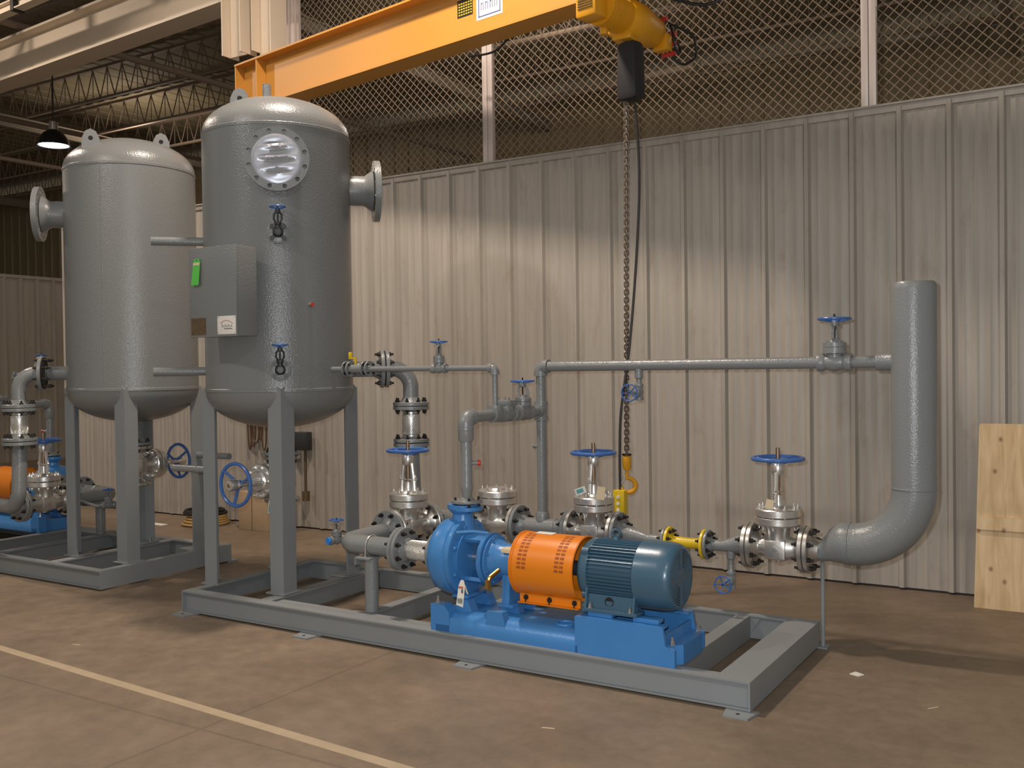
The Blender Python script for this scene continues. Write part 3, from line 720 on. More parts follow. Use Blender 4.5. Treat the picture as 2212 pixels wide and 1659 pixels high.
        cyl(bm, TC+d*(TR-.01)+V((0, 0, 2.10)), TC+d*(TR+.03)+V((0, 0, 2.10)), .014, seg=12); pl = part('thermowell', bm, GREY, t)
        bm = B(); cyl(bm, TC+d*(TR+.0301)+V((0, 0, 2.10)), TC+d*(TR+.045)+V((0, 0, 2.10)), .013, seg=12); part('plug', bm, RED, pl, 'red plastic plug')
        # +x nozzle for the small line
        bm = B(); cyl(bm, (.80, .60, 1.662), (1.0, .60, 1.662), .0175, seg=16); part('small_nozzle', bm, GREY, t)
    # step bar on the leg
    q = TC+V((-.365, -.35, 0)); bm = B(); cyl(bm, q+V((0, .02, .955)), q+V((-.40, .02, .955)), .026, seg=18); part('stub_bar', bm, GREY, t)
    # outlet nozzle lower
    z = 1.66; bm = B(); b0 = TC+V((0, 0, z)); cyl(bm, b0+D135*(TR-.03), b0+D135*.665, .057, seg=28); part('outlet_nozzle', bm, GREY, t)
    flange(t, b0+D135*.742, D135, .139, .057, .028, GREY, .045)
    # bottom nozzle
    bm = B(); cyl(bm, TC+V((0, 0, 1.06)), TC+V((0, 0, 1.28)), .057, seg=24); part('drain_nozzle', bm, GREY, t)
    flange(t, TC+V((0, 0, 1.05)), V((0, 0, -1)), .128, .057, .026, GREY, .03)
    return t
sk_t1 = tank(TC)
sk(gate_valve('silver gate valve with its blue handwheel facing the viewer, under the near tank', TC+V((0, 0, .88)), (0, 0, 1), (0, -1, 0), .33, .128, .44, .145, group=None))
studs(SK[-1], TC+V((0, 0, 1.048)), (0, 0, 1), .105, 8, .08, .011)

# ---- discharge of tank: elbow, braided connector, downcomer
DX, DY = 1.03, 1.25; zo = 1.662
t = sk(thing('outlet_elbow_spool', 'grey flanged elbow turning down from the near tank outlet', 'pipe', (DX, DY, 1.41)))
p_fl = TC+V((0, 0, zo))+D135*.750; pE = V((TC.x+.7071*.94, TC.y+.7071*.94, zo)); DX, DY = pE.x, pE.y
bm = B(); tube(bm, fillet([p_fl+D135*.05, pE, V((DX, DY, 1.44))], .152, 14), .057, 28); part('elbow_pipe', bm, GREY, t)
f1 = flange(t, p_fl, -D135, .139, .057, .028, GREY, .045); gasket(t, p_fl-D135*.004, D135, .139); studs(t, p_fl-D135*.004, D135, .115, 8, .095, .0125)
flange(t, V((DX, DY, 1.385)), V((0, 0, -1)), .133, .057, .028, GREY, .035)
def braid(name, label, a, b, R, r, m=SILV):
    a, b = V(a), V(b); d = (b-a).normalized(); L = (b-a).length; t = sk(thing(name, label, 'flexible connector', (a+b)/2))
    flange(t, a, -d, R, .055, .026, GREY, .02); flange(t, b, d, R, .055, .026, GREY, .02)
    bm = B(); lathe(bm, a+d*.02, d, [(0, 0), (r*.93, 0), (r*.93, .035), (r*1.0, .04), (r, L-.08), (r*.93, L-.075), (r*.93, L-.04), (0, L-.04)], 28)
    F = frame(d)
    for k in range(34):
        for sg in (1, -1):
            pts = []
            for q in range(9):
                s_ = q/8; a_ = 2*PI*k/34+sg*s_*1.5; pts.append(a+d*(.062+s_*(L-.124))+F@V((math.cos(a_), math.sin(a_), 0))*(r+.0005))
            tube(bm, pts, .0017, 4, caps=False)
    part('braid', bm, m, t); return t
BZ0, BZ1 = 1.382, 1.115
braid('braided_connector', 'upright braided steel expansion joint below the outlet elbow of the near skid', (DX, DY, BZ1), (DX, DY, BZ0), .133, .064)
studs(SK[-1], (DX, DY, 1.384), (0, 0, 1), .108, 8, .085, .0125); gasket(SK[-1], (DX, DY, 1.3835), (0, 0, 1), .133)
ZR = .572; YR = 1.25
t = sk(thing('downcomer_pipe', 'grey downcomer pipe behind the first silver gate valve on the near skid', 'pipe', (DX, DY, .57)))
flange(t, V((DX, DY, 1.110)), V((0, 0, 1)), .133, .057, .028, GREY, .035); gasket(t, (DX, DY, 1.1125), (0, 0, 1), .133); studs(t, (DX, DY, 1.112), (0, 0, 1), .108, 8, .085, .0125)
bm = B(); tube(bm, fillet([(DX, DY, 1.06), (DX, DY+.02, ZR), (1.62, YR, ZR)], .152, 12), .057, 28); part('elbow_pipe', bm, GREY, t)
flange(t, V((1.62, YR, ZR)), V((1, 0, 0)), .138, .057, .026, GREY, .04)
bm = B(); cyl(bm, (1.26, 1.19, ZR-.012), (1.26, YR, ZR-.008), .057, seg=24); part('branch', bm, GREY, t)

# ---- first gate valve (along y) + suction line to pump
PY, PZ = .24, .552
sk(gate_valve('silver gate valve with blue handwheel in front of the braided joint, near skid', (1.255, .93, .558), (0, 1, 0), (0, 0, 1), .42, .138, .53, .14, group=None))
vf, vb = V((1.255, .72, .558)), V((1.255, 1.14, .558))
t = sk(thing('suction_bend_pipe', 'grey U-shaped suction pipe bending round to the blue pump, near skid', 'pipe', (1.35, .4, .55)))
bm = B(); tube(bm, fillet([(1.255, .66, .557), (1.262, PY, PZ), (1.70, PY, PZ)], .115, 14), .059, 28); part('bent_pipe', bm, GREY, t)
flange(t, vf-V((0, .004, 0)), (0, 1, 0), .138, .059, .026, GREY, .04); gasket(t, vf-V((0, .002, 0)), (0, 1, 0), .138); studs(t, vf-V((0, .002, 0)), (0, 1, 0), .112, 8, .09, .0125)
flange(t, V((1.742, PY, PZ)), (1, 0, 0), .133, .059, .026, GREY, .04)
studs(t, vb, (0, 1, 0), .112, 8, .09, .0125); flange(t, vb+V((0, .004, 0)), (0, -1, 0), .138, .057, .026, GREY, .03)
bm = B(); torus(bm, (1.50, PY, PZ), (1, 0, 0), .064, .005, 28, 8); box(bm, (1.495, PY-.068, PZ-.10), (1.505, PY-.060, PZ)); box(bm, (1.495, PY+.060, PZ-.10), (1.505, PY+.068, PZ)); part('u_bolt', bm, SILV, t)
t = sk(thing('pipe_support', 'short grey round post holding the suction pipe of the near skid', 'pipe support', (1.525, .21, H)))
bm = B(); cyl(bm, (1.525, .20, H-.0), (1.525, .20, PZ-.068), .043, seg=28); part('post', bm, GREY, t)
bm = B(); box(bm, (1.44, PY-.10, PZ-.072), (1.56, PY+.10, PZ-.062)); box(bm, (1.44, PY-.10, PZ-.11), (1.448, PY+.10, PZ-.071)); part('saddle', bm, FRAME, t)
braid('suction_braid', 'short braided steel connector between the flanges at the blue pump inlet, near skid', (1.746, PY, PZ), (2.03, PY, PZ), .133, .058)
studs(SK[-1], (1.744, PY, PZ), (1, 0, 0), .108, 8, .085, .0125); gasket(SK[-1], (1.744, PY, PZ), (1, 0, 0), .133); studs(SK[-1], (2.02, PY, PZ), (1, 0, 0), .108, 8, .06, .0125)

# ---- small drain valve hanging by the bend
t = sk(small_valve('drain_valve', 'small grey valve with blue end cap left of the suction bend, near skid', (.955, .52, .50), (.25, .97, 0), (0, 0, 1), .024, .034, .046, .135, n=5, lobes=5))
bm = B(); cyl(bm, (.939, .459, .50), (.936, .447, .50), .026, seg=18); part('end_cap', bm, CYAN, t, 'bright blue end cap')
bm = B(); tube(bm, fillet([(.97, .575, .50), (.985, .62, .50), (1.2, .64, .54)], .03, 4), .014, 10); part('nipple', bm, GREY, t)

# ---- run along the back
t = sk(gate_valve('silver swing check valve with a flat bolted lid behind the pump, near skid', (1.79, YR, ZR), (1, 0, 0), (0, 0, 1), .332, .138, bonnet_only=True, group=None))
gasket(t, (1.622, YR, ZR), (1, 0, 0), .138); studs(t, (1.622, YR, ZR), (1, 0, 0), .112, 8, .09, .0125)
t = sk(thing('tee_spool', 'grey flanged spool joining the check valve and the middle gate valve, near skid', 'pipe', (2.15, YR, ZR)))
bm = B(); cyl(bm, (1.98, YR, ZR), (2.36, YR, ZR), .057, seg=28); cyl(bm, (2.255, YR, ZR), (2.262, YR, ZR), .0605, seg=28); part('pipe', bm, GREY, t)
flange(t, (1.959, YR, ZR), (-1, 0, 0), .138, .057, .026, GREY, .04); gasket(t, (1.957, YR, ZR), (1, 0, 0), .138); studs(t, (1.957, YR, ZR), (1, 0, 0), .112, 8, .09, .0125)
flange(t, (2.378, YR, ZR), (1, 0, 0), .138, .057, .026, GREY, .03)
bm = B(); lathe(bm, (2.152, YR, ZR+.04), (0, 0, 1), [(0, 0), (.046, 0), (.046, .05), (.040, .065), (0, .065)], 24); part('weldolet', bm, GREY, t)
t = sk(gate_valve('silver gate valve with blue handwheel and two paper tags, left of the hook', (2.545, YR, ZR), (1, 0, 0), (0, 0, 1), .33, .138, .518, .142, group=None))
gasket(t, (2.3795, YR, ZR), (1, 0, 0), .138); studs(t, (2.3795, YR, ZR), (1, 0, 0), .112, 8, .09, .0125)
VM = t
t = sk(thing('reducer_spool', 'grey reducer narrowing from the middle gate valve to the yellow pipe, near skid', 'pipe', (2.87, YR, ZR)))
flange(t, (2.713, YR, ZR), (-1, 0, 0), .138, .057, .026, GREY, .03); gasket(t, (2.711, YR, ZR), (1, 0, 0), .138); studs(t, (2.711, YR, ZR), (1, 0, 0), .112, 8, .09, .0125)
bm = B(); tube(bm, [V((2.74, YR, ZR)), V((2.79, YR, ZR)), V((2.93, YR, ZR-.022)), V((3.04, YR, ZR-.022))], [.057, .057, .034, .034], 24); part('reducer', bm, GREY, t)
ZY = ZR-.022
flange(t, (3.062, YR, ZY), (1, 0, 0), .0915, .034, .019, GREY, .02)
t = sk(thing('yellow_spool', 'bright yellow flanged pipe spool behind the motor, near skid', 'pipe', (3.19, YR, ZY)))
bm = B(); cyl(bm, (3.08, YR, ZY), (3.30, YR, ZY), .033, seg=24); part('pipe', bm, YELL, t)
flange(t, (3.065, YR, ZY), (-1, 0, 0), .0915, .034, .019, YELL, .02); flange(t, (3.317, YR, ZY), (1, 0, 0), .0915, .034, .019, YELL, .02)
studs(t, (3.0635, YR, ZY), (1, 0, 0), .070, 8, .066, .0105); studs(t, (3.319, YR, ZY), (1, 0, 0), .070, 8, .066, .0105)
t = sk(thing('tee_reducer_spool', 'grey flanged reducer with a small drain branch, right of the yellow spool', 'pipe', (3.45, YR, ZY)))
flange(t, (3.321, YR, ZY), (-1, 0, 0), .0915, .034, .019, GREY, .02)
bm = B(); tube(bm, [V((3.34, YR, ZY)), V((3.43, YR, ZY)), V((3.53, YR, ZR)), V((3.60, YR, ZR))], [.034, .034, .056, .056], 24); part('reducer', bm, GREY, t)
flange(t, (3.598, YR, ZR), (1, 0, 0), .138, .057, .026, STEEL, .02)
bm = B(); lathe(bm, (3.475, YR, ZY-.02), (0, 0, -1), [(0, 0), (.026, 0), (.026, .05), (.017, .062), (.016, .12), (.026, .145), (0, .145)], 18); part('drain_branch', bm, GREY, t)
sk(small_valve('drain_valve', 'small grey drain valve with scalloped blue wheel hanging right of the motor', (3.475, YR, .345), (0, 0, 1), (0, -1, 0), .022, .030, .050, .15, n=5, lobes=5))
t = sk(gate_valve('silver gate valve with blue handwheel and small cream tag beside the big standpipe', (3.767, YR, ZR), (1, 0, 0), (0, 0, 1), .33, .138, .525, .145, group=None)); VR_ = t
gasket(t, (3.600, YR, ZR), (1, 0, 0), .138); studs(t, (3.600, YR, ZR), (1, 0, 0), .112, 8, .09, .0125)
# ---- standpipe
XB = 4.525; ZBp = .625; RB = .1205
t = sk(thing('standpipe', 'fat grey capped standpipe curving up at the right end of the near skid', 'pipe', (4.2, YR, .5)))
flange(t, (3.936, YR, ZR), (-1, 0, 0), .138, .057, .026, STEEL, .05); gasket(t, (3.934, YR, ZR), (1, 0, 0), .138); studs(t, (3.934, YR, ZR), (1, 0, 0), .112, 8, .09, .0125)
bm = B(); path = [V((3.96, YR, ZR)), V((4.02, YR, ZR)), V((4.05, YR, ZR+.008)), V((4.11, YR, ZR+.035)), V((4.15, YR, ZBp))]; rad = [.060, .060, .068, .108, RB]
arc = fillet([(4.155, YR, ZBp), (XB, YR, ZBp), (XB, YR, 2.06)], .335, 20); path += arc; rad += [RB]*len(arc)
path += [V((XB, YR, 2.085)), V((XB, YR, 2.098)), V((XB, YR, 2.102))]; rad += [RB*.985, RB*.90, RB*.6]
tube(bm, path, rad, 48)
lathe(bm, (XB, YR, .955), (0, 0, 1), [(RB, 0), (RB+.004, .003), (RB+.004, .010), (RB, .013)], 48); lathe(bm, (4.172, YR, ZBp), (1, 0, 0), [(RB, 0), (RB+.004, .003), (RB+.004, .010), (RB, .013)], 48)
part('pipe', bm, GREY, t)
bm = B(); cyl(bm, (4.012, YR+.04, .0), (4.012, YR+.04, .50), .012, seg=12); box(bm, (3.985, YR-.0, 0), (4.045, YR+.08, .008)); part('support_rod', bm, FRAME, t)

# ---- upper bypass line
ZU = 1.662; r25 = .0345
t = sk(thing('bypass_pipe', 'long grey horizontal pipe from the riser to the standpipe, near skid', 'pipe', (2.15, YR, ZU)))
bm = B(); cyl(bm, (2.152, YR, ZU), (4.42, YR, ZU), .0345, seg=24); lathe(bm, (4.33, YR, ZU), (1, 0, 0), [(0, 0), (.048, .0), (.050, .01), (.050, .075), (.058, .09), (.058, .1), (0, .1)], 24)
part('horizontal_pipe', bm, GREY, t)
bm = B(); cyl(bm, (2.152, YR, ZR+.10), (2.152, YR, ZU), .0325, seg=24)
part('vertical_pipe', bm, GREY, t)
def socket_elbow(bm, c, d1, d2, r=.044, L=.062):
    c = V(c); d1, d2 = V(d1), V(d2); tube(bm, fillet([c+d1*L, c, c+d2*L], r*.9, 8), r, 20)
    for d in (d1, d2): cyl(bm, c+d*(L-.026), c+d*(L+.002), r+.003, seg=20)
def socket_tee(bm, c, d1, d2, r=.044, L=.062):
    c = V(c); d1, d2 = V(d1), V(d2); cyl(bm, c-d1*L, c+d1*L, r, seg=20); cyl(bm, c, c+d2*L, r, seg=20)
    for d in (d1, -d1, d2): cyl(bm, c+d*(L-.022), c+d*(L+.002), r+.003, seg=20)
bm = B(); socket_elbow(bm, (2.152, YR, ZU), (1, 0, 0), (0, 0, -1)); part('elbow', bm, GREY, t)
bm = B(); socket_tee(bm, (2.152, YR, 1.362), (0, 0, 1), (0, -1, 0)); part('tee', bm, GREY, t)
bm = B(); cyl(bm, (2.152, YR, 1.12), (2.10, YR, 1.12), .012, seg=12); cyl(bm, (2.10, YR, 1.12), (2.088, YR, 1.12), .016, seg=12); part('instrument_tap', bm, GREY, t)
bm = B(); lathe(bm, (2.878, YR, ZU-.02), (0, 0, -1), [(0, 0), (.027, 0), (.027, .06), (.017, .072), (.017, .11), (.026, .125), (0, .125)], 16); part('branch', bm, GREY, t)
sk(small_valve('globe_valve', 'grey valve with dished blue wheel on top of the long bypass pipe', (4.10, YR, ZU), (1, 0, 0), (0, 0, 1), .040, .066, .088, .25, n=5))
sk(small_valve('vent_valve', 'small grey valve with blue wheel hanging below the bypass pipe by the chain', (2.878, YR, 1.49), (0, 0, 1), (0, -1, 0), .022, .030, .053, .15, n=5))

# ---- riser and cross leg
t = sk(thing('riser_pipe', 'grey riser pipe rising from the blue pump and turning back to the tee, near skid', 'pipe', (2.23, PY, .85)))
RX = 2.225; ZL = 1.367
bm = B(); lathe(bm, (RX, PY, .868), (0, 0, 1), [(0, 0), (.030, 0), (.030, .05), (.036, .075), (.037, .10), (.034, .115), (.034, .44), (0, .44)], 24); part('vertical_pipe', bm, GREY, t)
bm = B(); socket_elbow(bm, (RX, PY, ZL), (0, 0, -1), (0, 1, 0), .046, .07); lathe(bm, (RX, PY, ZL-.14), (0, 0, 1), [(0, 0), (.040, 0), (.046, .012), (.046, .08), (0, .08)], 20); part('elbow', bm, GREY, t)
LD = (V((2.152, YR, 1.362))-V((RX, PY, ZL))).normalized()
def LP(s_): return V((RX, PY, ZL))+LD*s_
bm = B(); cyl(bm, LP(.05), LP(.98), .0345, seg=24); part('cross_pipe', bm, GREY, t)
flange(t, (RX, PY, .866), (0, 0, -1), .091, .032, .018, GREY, .018); studs(t, (RX, PY, .858), (0, 0, 1), .069, 4, .052, .0115)
bm = B(); cyl(bm, (RX, PY, 1.10), (RX+.06, PY+.03, 1.10), .013, seg=12); tp = part('instrument_tap', bm, GREY, t)
bm = B(); cyl(bm, (RX+.06, PY+.03, 1.10), (RX+.075, PY+.0375, 1.10), .017, seg=14); part('plug', bm, RED, tp, 'red plastic plug')
# check valve on the cross leg
c0 = LP(.52); t = sk(thing('small_check_valve', 'grey block-shaped check valve on the cross pipe above the pump, near skid', 'valve', c0))
bm = B(); lathe(bm, c0-LD*.085, LD, [(0, 0), (.050, 0), (.052, .006), (.052, .035), (.042, .045), (.050, .085), (.042, .125), (.052, .135), (.052, .165), (.050, .17), (0, .17)], 24); cyl(bm, c0, c0+V((0, 0, .06)), .042, seg=20)
part('valve_body', bm, GREY, t)
bm = B(); F = M((LD.cross(V((0, 0, 1))), LD, V((0, 0, 1)))).transposed(); box(bm, (-.05, -.055, .055), (.05, .055, .088), .006)
for v in bm.verts: v.co = F@v.co+c0
part('cap', bm, GREY, t); studs(t, c0+V((0, 0, .07)), (0, 0, 1), .056, 4, .05, .008, GREY, 'cap_bolt')
sk(small_valve('globe_valve', 'grey valve with dished blue wheel on the cross pipe beside the tee, near skid', LP(.74), LD, (0, 0, 1), .040, .056, .075, .205, n=5))
SK[-1]
# ---- small line from tank
t = sk(thing('small_line', 'thin grey pipe from the near tank, turning down to the cross pipe', 'pipe', (1.6, .60, ZU)))
ZS = 1.656; sx1 = 2.200
bm = B(); cyl(bm, (1.19, .60, 1.660), (sx1, .60, ZS), .0175, seg=16); part('horizontal_pipe', bm, GREY, t)
bm = B(); cyl(bm, (sx1, .60, ZS), (sx1, .60, ZL+.02), .0175, seg=16); part('vertical_pipe', bm, GREY, t)
bm = B(); socket_elbow(bm, (sx1, .60, ZS), (-1, 0, 0), (0, 0, -1), .026, .04); part('elbow', bm, GREY, t)
bm = B(); socket_tee(bm, (sx1, .60, ZL), LD, (0, 0, 1), .047, .055); part('tee', bm, GREY, t)
sk(small_valve('globe_valve', 'small grey valve with blue wheel on the thin pipe right of the near tank', (1.775, .60, 1.657), (1, 0, 0), (0, 0, 1), .024, .036, .053, .172, n=5))
t = sk(thing('flanged_isolation_valve', 'compact grey flanged valve with yellow lever where the thin pipe leaves the near tank', 'valve', (1.09, .60, ZU)))
for x_, s_ in ((1.00, 1), (1.025, -1), (1.165, 1), (1.19, -1)):
    flange(t, (x_-.0, .60, ZU), (s_, 0, 0), .054, .018, .012, GREY, .008)
bm = B(); cyl(bm, (1.02, .60, ZU), (1.17, .60, ZU), .030, seg=20); part('valve_body', bm, GREY, t)
studs(t, (1.0125, .60, ZU), (1, 0, 0), .040, 4, .045, .0105); studs(t, (1.1775, .60, ZU), (1, 0, 0), .040, 4, .045, .0105)
bm = B(); cyl(bm, (1.075, .60, ZU+.03), (1.075, .60, ZU+.075), .008, seg=8); box(bm, (1.02, .59, ZU+.066), (1.04, .61, ZU+.115), .004); box(bm, (1.03, .594, ZU+.07), (1.085, .606, ZU+.078)); part('lever', bm, YELL, t)

# ---- base plate of pump
t = sk(thing('pump_baseplate', 'blue cast pump base on the near skid frame', 'base plate', (2.85, .24, H)))
y0, y1 = .03, .45
bm = B()
prof = [(2.12, H), (2.12, .29), (2.16, .30), (2.235, .285), (2.27, .262), (3.05, .262), (3.05, H)]
# long low deck with rolled front edge
prism(bm, [(2.12, y0, H), (3.06, y0, H), (3.06, y0+.03, .232), (2.16, y0+.03, .232), (2.12, y0, .232)], (0, .005, 0))
ys = [(y0, H), (y0, .19), (y0+.012, .225), (y0+.04, .25), (y0+.07, .262), (y1-.07, .262), (y1-.04, .25), (y1-.012, .225), (y1, .19), (y1, H)]
prism(bm, [(2.14, y_, z_) for y_, z_ in ys], (.92, 0, 0))
part('deck', bm, BLUE, t)
for y_ in (y0+.0, y1-.075):
    bm = B(); prism(bm, [(2.105, y_, H), (2.105, y_, .302), (2.20, y_, .302), (2.235, y_, .262), (2.235, y_, H)], (0, .075, 0)); part('end_block', bm, BLUE, t)
for y_ in (PY-.13, PY+.065):
    bm = B(); prism(bm, [(2.22, y_, .26), (2.24, y_, .325), (2.31, y_, .325), (2.34, y_, .26)], (0, .065, 0)); part('mounting_pad', bm, BLUE, t)
for y_ in (y0+.012, PY-.03, PY+.09):
    bm = B(); prism(bm, [(2.47, y_, .21), (2.485, y_, .302), (2.585, y_, .302), (2.61, y_, .21)], (0, .055, 0)); part('mounting_pad', bm, BLUE, t)
bm = B()  # motor pedestal
prism(bm, [(3.045, y0, H), (3.605, y0, H), (3.605, y0, .24), (3.555, y0, .255), (3.540, y0, .345), (3.045, y0, .345)], (0, .02, 0))
prism(bm, [(3.045, y1-.02, H), (3.605, y1-.02, H), (3.605, y1-.02, .24), (3.555, y1-.02, .255), (3.540, y1-.02, .345), (3.045, y1-.02, .345)], (0, .02, 0))
box(bm, (3.045, y0+.02, H), (3.06, y1-.02, .345)); box(bm, (3.06, y0+.0201, .333), (3.54, y0+.07, .345)); box(bm, (3.06, y1-.07, .333), (3.54, y1-.0201, .345)); box(bm, (3.525, y0+.0202, H), (3.541, y1-.0202, .30))
prism(bm, [(3.541, y0+.02, H), (3.62, y0+.08, H), (3.62, y1-.08, H), (3.541, y1-.02, H)], (0, 0, .10))
part('motor_pedestal', bm, BLUE, t)
for x0, x1 in ((3.10, 3.24), (3.36, 3.50)):
    for ya in (PY-.165, PY+.095): bm = B(); box(bm, (x0, ya, .3451), (x1, ya+.07, .368), .002); part('shim_block', bm, BLUE, t)
bm = B(); torus(bm, (2.93, PY-.10, .266), (0, 0, 1), .047, .008, 28, 8); part('grout_ring', bm, BLUE, t)
for p in ((2.135, y0+.035, .302), (2.135, y1-.035, .302), (3.575, y0+.045, .252), (3.59, y1-.06, .252)):
    bm = B(); lathe(bm, p, (0, 0, 1), [(0, 0), (.015, 0), (.015, .004), (.011, .0045), (.011, .02), (.007, .021), (.007, .042), (0, .043)], 6); part('anchor_bolt', bm, STEEL, t)

# ---- pump
t = sk(thing('centrifugal_pump', 'bright blue centrifugal pump with a round volute casing, near skid', 'pump', (2.2, PY, .3)))
bm = B()
lathe(bm, (2.03, PY, PZ), (1, 0, 0), [(0, 0), (.12, 0), (.125, .012), (.15, .018), (.185, .032), (.213, .060), (.225, .10), (.228, .14), (.226, .165), (.218, .172), (.218, .178), (.222, .184), (.222, .206), (.21, .212), (.0, .212)], 64)
lathe(bm, (RX-.03, PY, PZ+.10), (0, 0, 1), [(0, 0), (.085, 0), (.075, .06), (.062, .12), (.060, .15), (.085, .176), (.091, .182), (.091, .206), (0, .206)], 32)
part('volute_casing', bm, BLUE, t)
bm = B(); lathe(bm, (RX-.0, PY, .822), (0, 0, 1), [(0, 0), (.088, 0), (.0915, .004), (.0915, .024), (0, .026)], 36); part('discharge_flange', bm, BLUE, t)
bm = B(); prism(bm, [(2.205, PY-.05, .50-.10), (2.205, PY+.05, .50-.10), (2.205, PY+.075, .325), (2.205, PY-.075, .325)], (.05, 0, 0)); box(bm, (2.18, PY-.10, .325), (2.29, PY+.10, .345), .004); part('casing_foot', bm, BLUE, t)
bm = B()   # distance piece (open cage)
lathe(bm, (2.235, PY, PZ), (1, 0, 0), [(0, 0), (.165, 0), (.165, .028), (.10, .034), (0, .034)], 48)
for a in (80, 100, 260, 280, 60, 120, 240, 300):
    a = math.radians(a); q = V((0, math.cos(a), math.sin(a)))
    prism(bm, [V((2.25, PY, PZ))+q*.150-q.cross(V((1, 0, 0)))*.022, V((2.25, PY, PZ))+q*.150+q.cross(V((1, 0, 0)))*.022, V((2.25, PY, PZ))+q*.128+q.cross(V((1, 0, 0)))*.022, V((2.25, PY, PZ))+q*.128-q.cross(V((1, 0, 0)))*.022], (.145, 0, 0))
lathe(bm, (2.38, PY, PZ), (1, 0, 0), [(.08, 0), (.148, 0), (.152, .004), (.152, .024), (.148, .028), (.125, .03), (.125, .036), (.140, .040), (.140, .050), (.118, .056), (.112, .075), (.098, .10), (.094, .16), (.090, .20), (.05, .205), (.05, .22)], 48)
part('bearing_frame', bm, BLUE, t)
bm = B(); cyl(bm, (2.25, PY, PZ), (2.62, PY, PZ), .022, seg=16); lathe(bm, (2.34, PY, PZ), (1, 0, 0), [(0, 0), (.055, 0), (.058, .014), (.05, .02), (0, .02)], 28); part('shaft', bm, STEEL, t)
bm = B(); lathe(bm, (2.36, PY, PZ), (1, 0, 0), [(0, 0), (.063, 0), (.063, .010), (0, .010)], 28); part('seal_gland', bm, IRON, t)
bm = B(); box(bm, (2.52, PY-.10, PZ+.062), (2.585, PY-.02, PZ+.088), .003); part('nameplate', bm, TAGC, t, 'small tan nameplate')
bm = B(); prism(bm, [(2.505, PY-.06, PZ-.05), (2.505, PY+.06, PZ-.05), (2.505, PY+.075, .300), (2.505, PY-.075, .300)], (.05, 0, 0)); prism(bm, [(2.44, PY-.006, PZ-.07), (2.505, PY-.006, .36), (2.505, PY-.006, PZ-.07)], (0, .012, 0)); box(bm, (2.485, PY-.085, .3001), (2.585, PY+.085, .318), .003); part('bearing_foot', bm, BLUE, t)
bm = B()
for k in range(8):
    a = 2*PI*(k+.5)/8; lathe(bm, (2.255, PY+.195*math.cos(a), PZ+.195*math.sin(a)), (-1, 0, 0), [(0, -.016), (.011, -.016), (.011, 0), (0, 0)], 6)
    lathe(bm, (2.436, PY+.13*math.cos(a), PZ+.13*math.sin(a)), (1, 0, 0), [(0, 0), (.008, 0), (.008, .010), (0, .010)], 6)
part('cap_screw', bm, BLUE, t)
bm = B(); tube(bm, fillet([(2.50, PY-.09, PZ-.04), (2.475, PY-.155, PZ-.075), (2.47, PY-.16, PZ-.12)], .02, 4), .013, 10); lathe(bm, (2.47, PY-.16, PZ-.135), (0, 0, 1), [(0, 0), (.018, 0), (.018, .05), (0, .05)], 6); part('drain_fitting', bm, BRASS, t, 'brass drain elbow')
bm = B(); tube(bm, [V((2.28, PY-.19, PZ+.17)), V((2.36, PY-.14, PZ+.175)), V((2.44, PY-.10, PZ+.165))], .009, 8); part('flush_line', bm, BLUE, t)

# ---- coupling guard
t = sk(thing('coupling_guard', 'bright orange slotted coupling guard between the pump and motor, near skid', 'guard', (2.78, PY, .3)))
GX0, GX1, GR = 2.615, 3.015, .176
def arcsheet(bm, x0, x1, R, a0, a1, n=30, th=.003):
    o_, i_ = [], []
    for k in range(n+1):
        a = a0+(a1-a0)*k/n; q = V((0, math.cos(a), math.sin(a)))
        o_.append((V((x0, PY, PZ))+q*R, V((x1, PY, PZ))+q*R)); i_.append((V((x0, PY, PZ))+q*(R-th), V((x1, PY, PZ))+q*(R-th)))
    VO = [[bm.verts.new(p) for p in r] for r in o_]; VI = [[bm.verts.new(p) for p in r] for r in i_]
    for k in range(n):
        bm.faces.new((VO[k][0], VO[k+1][0], VO[k+1][1], VO[k][1])); bm.faces.new((VI[k][1], VI[k+1][1], VI[k+1][0], VI[k][0]))
        bm.faces.new((VO[k][0], VI[k][0], VI[k+1][0], VO[k+1][0])); bm.faces.new((VO[k+1][1], VI[k+1][1], VI[k][1], VO[k][1]))
bm = B(); arcsheet(bm, GX0, GX1, GR, math.radians(-62), math.radians(242), 60)
for xa in (GX0, GX0+.012, GX1-.010): arcsheet(bm, xa, xa+.006, GR+.004, math.radians(-58), math.radians(238), 60, .006)
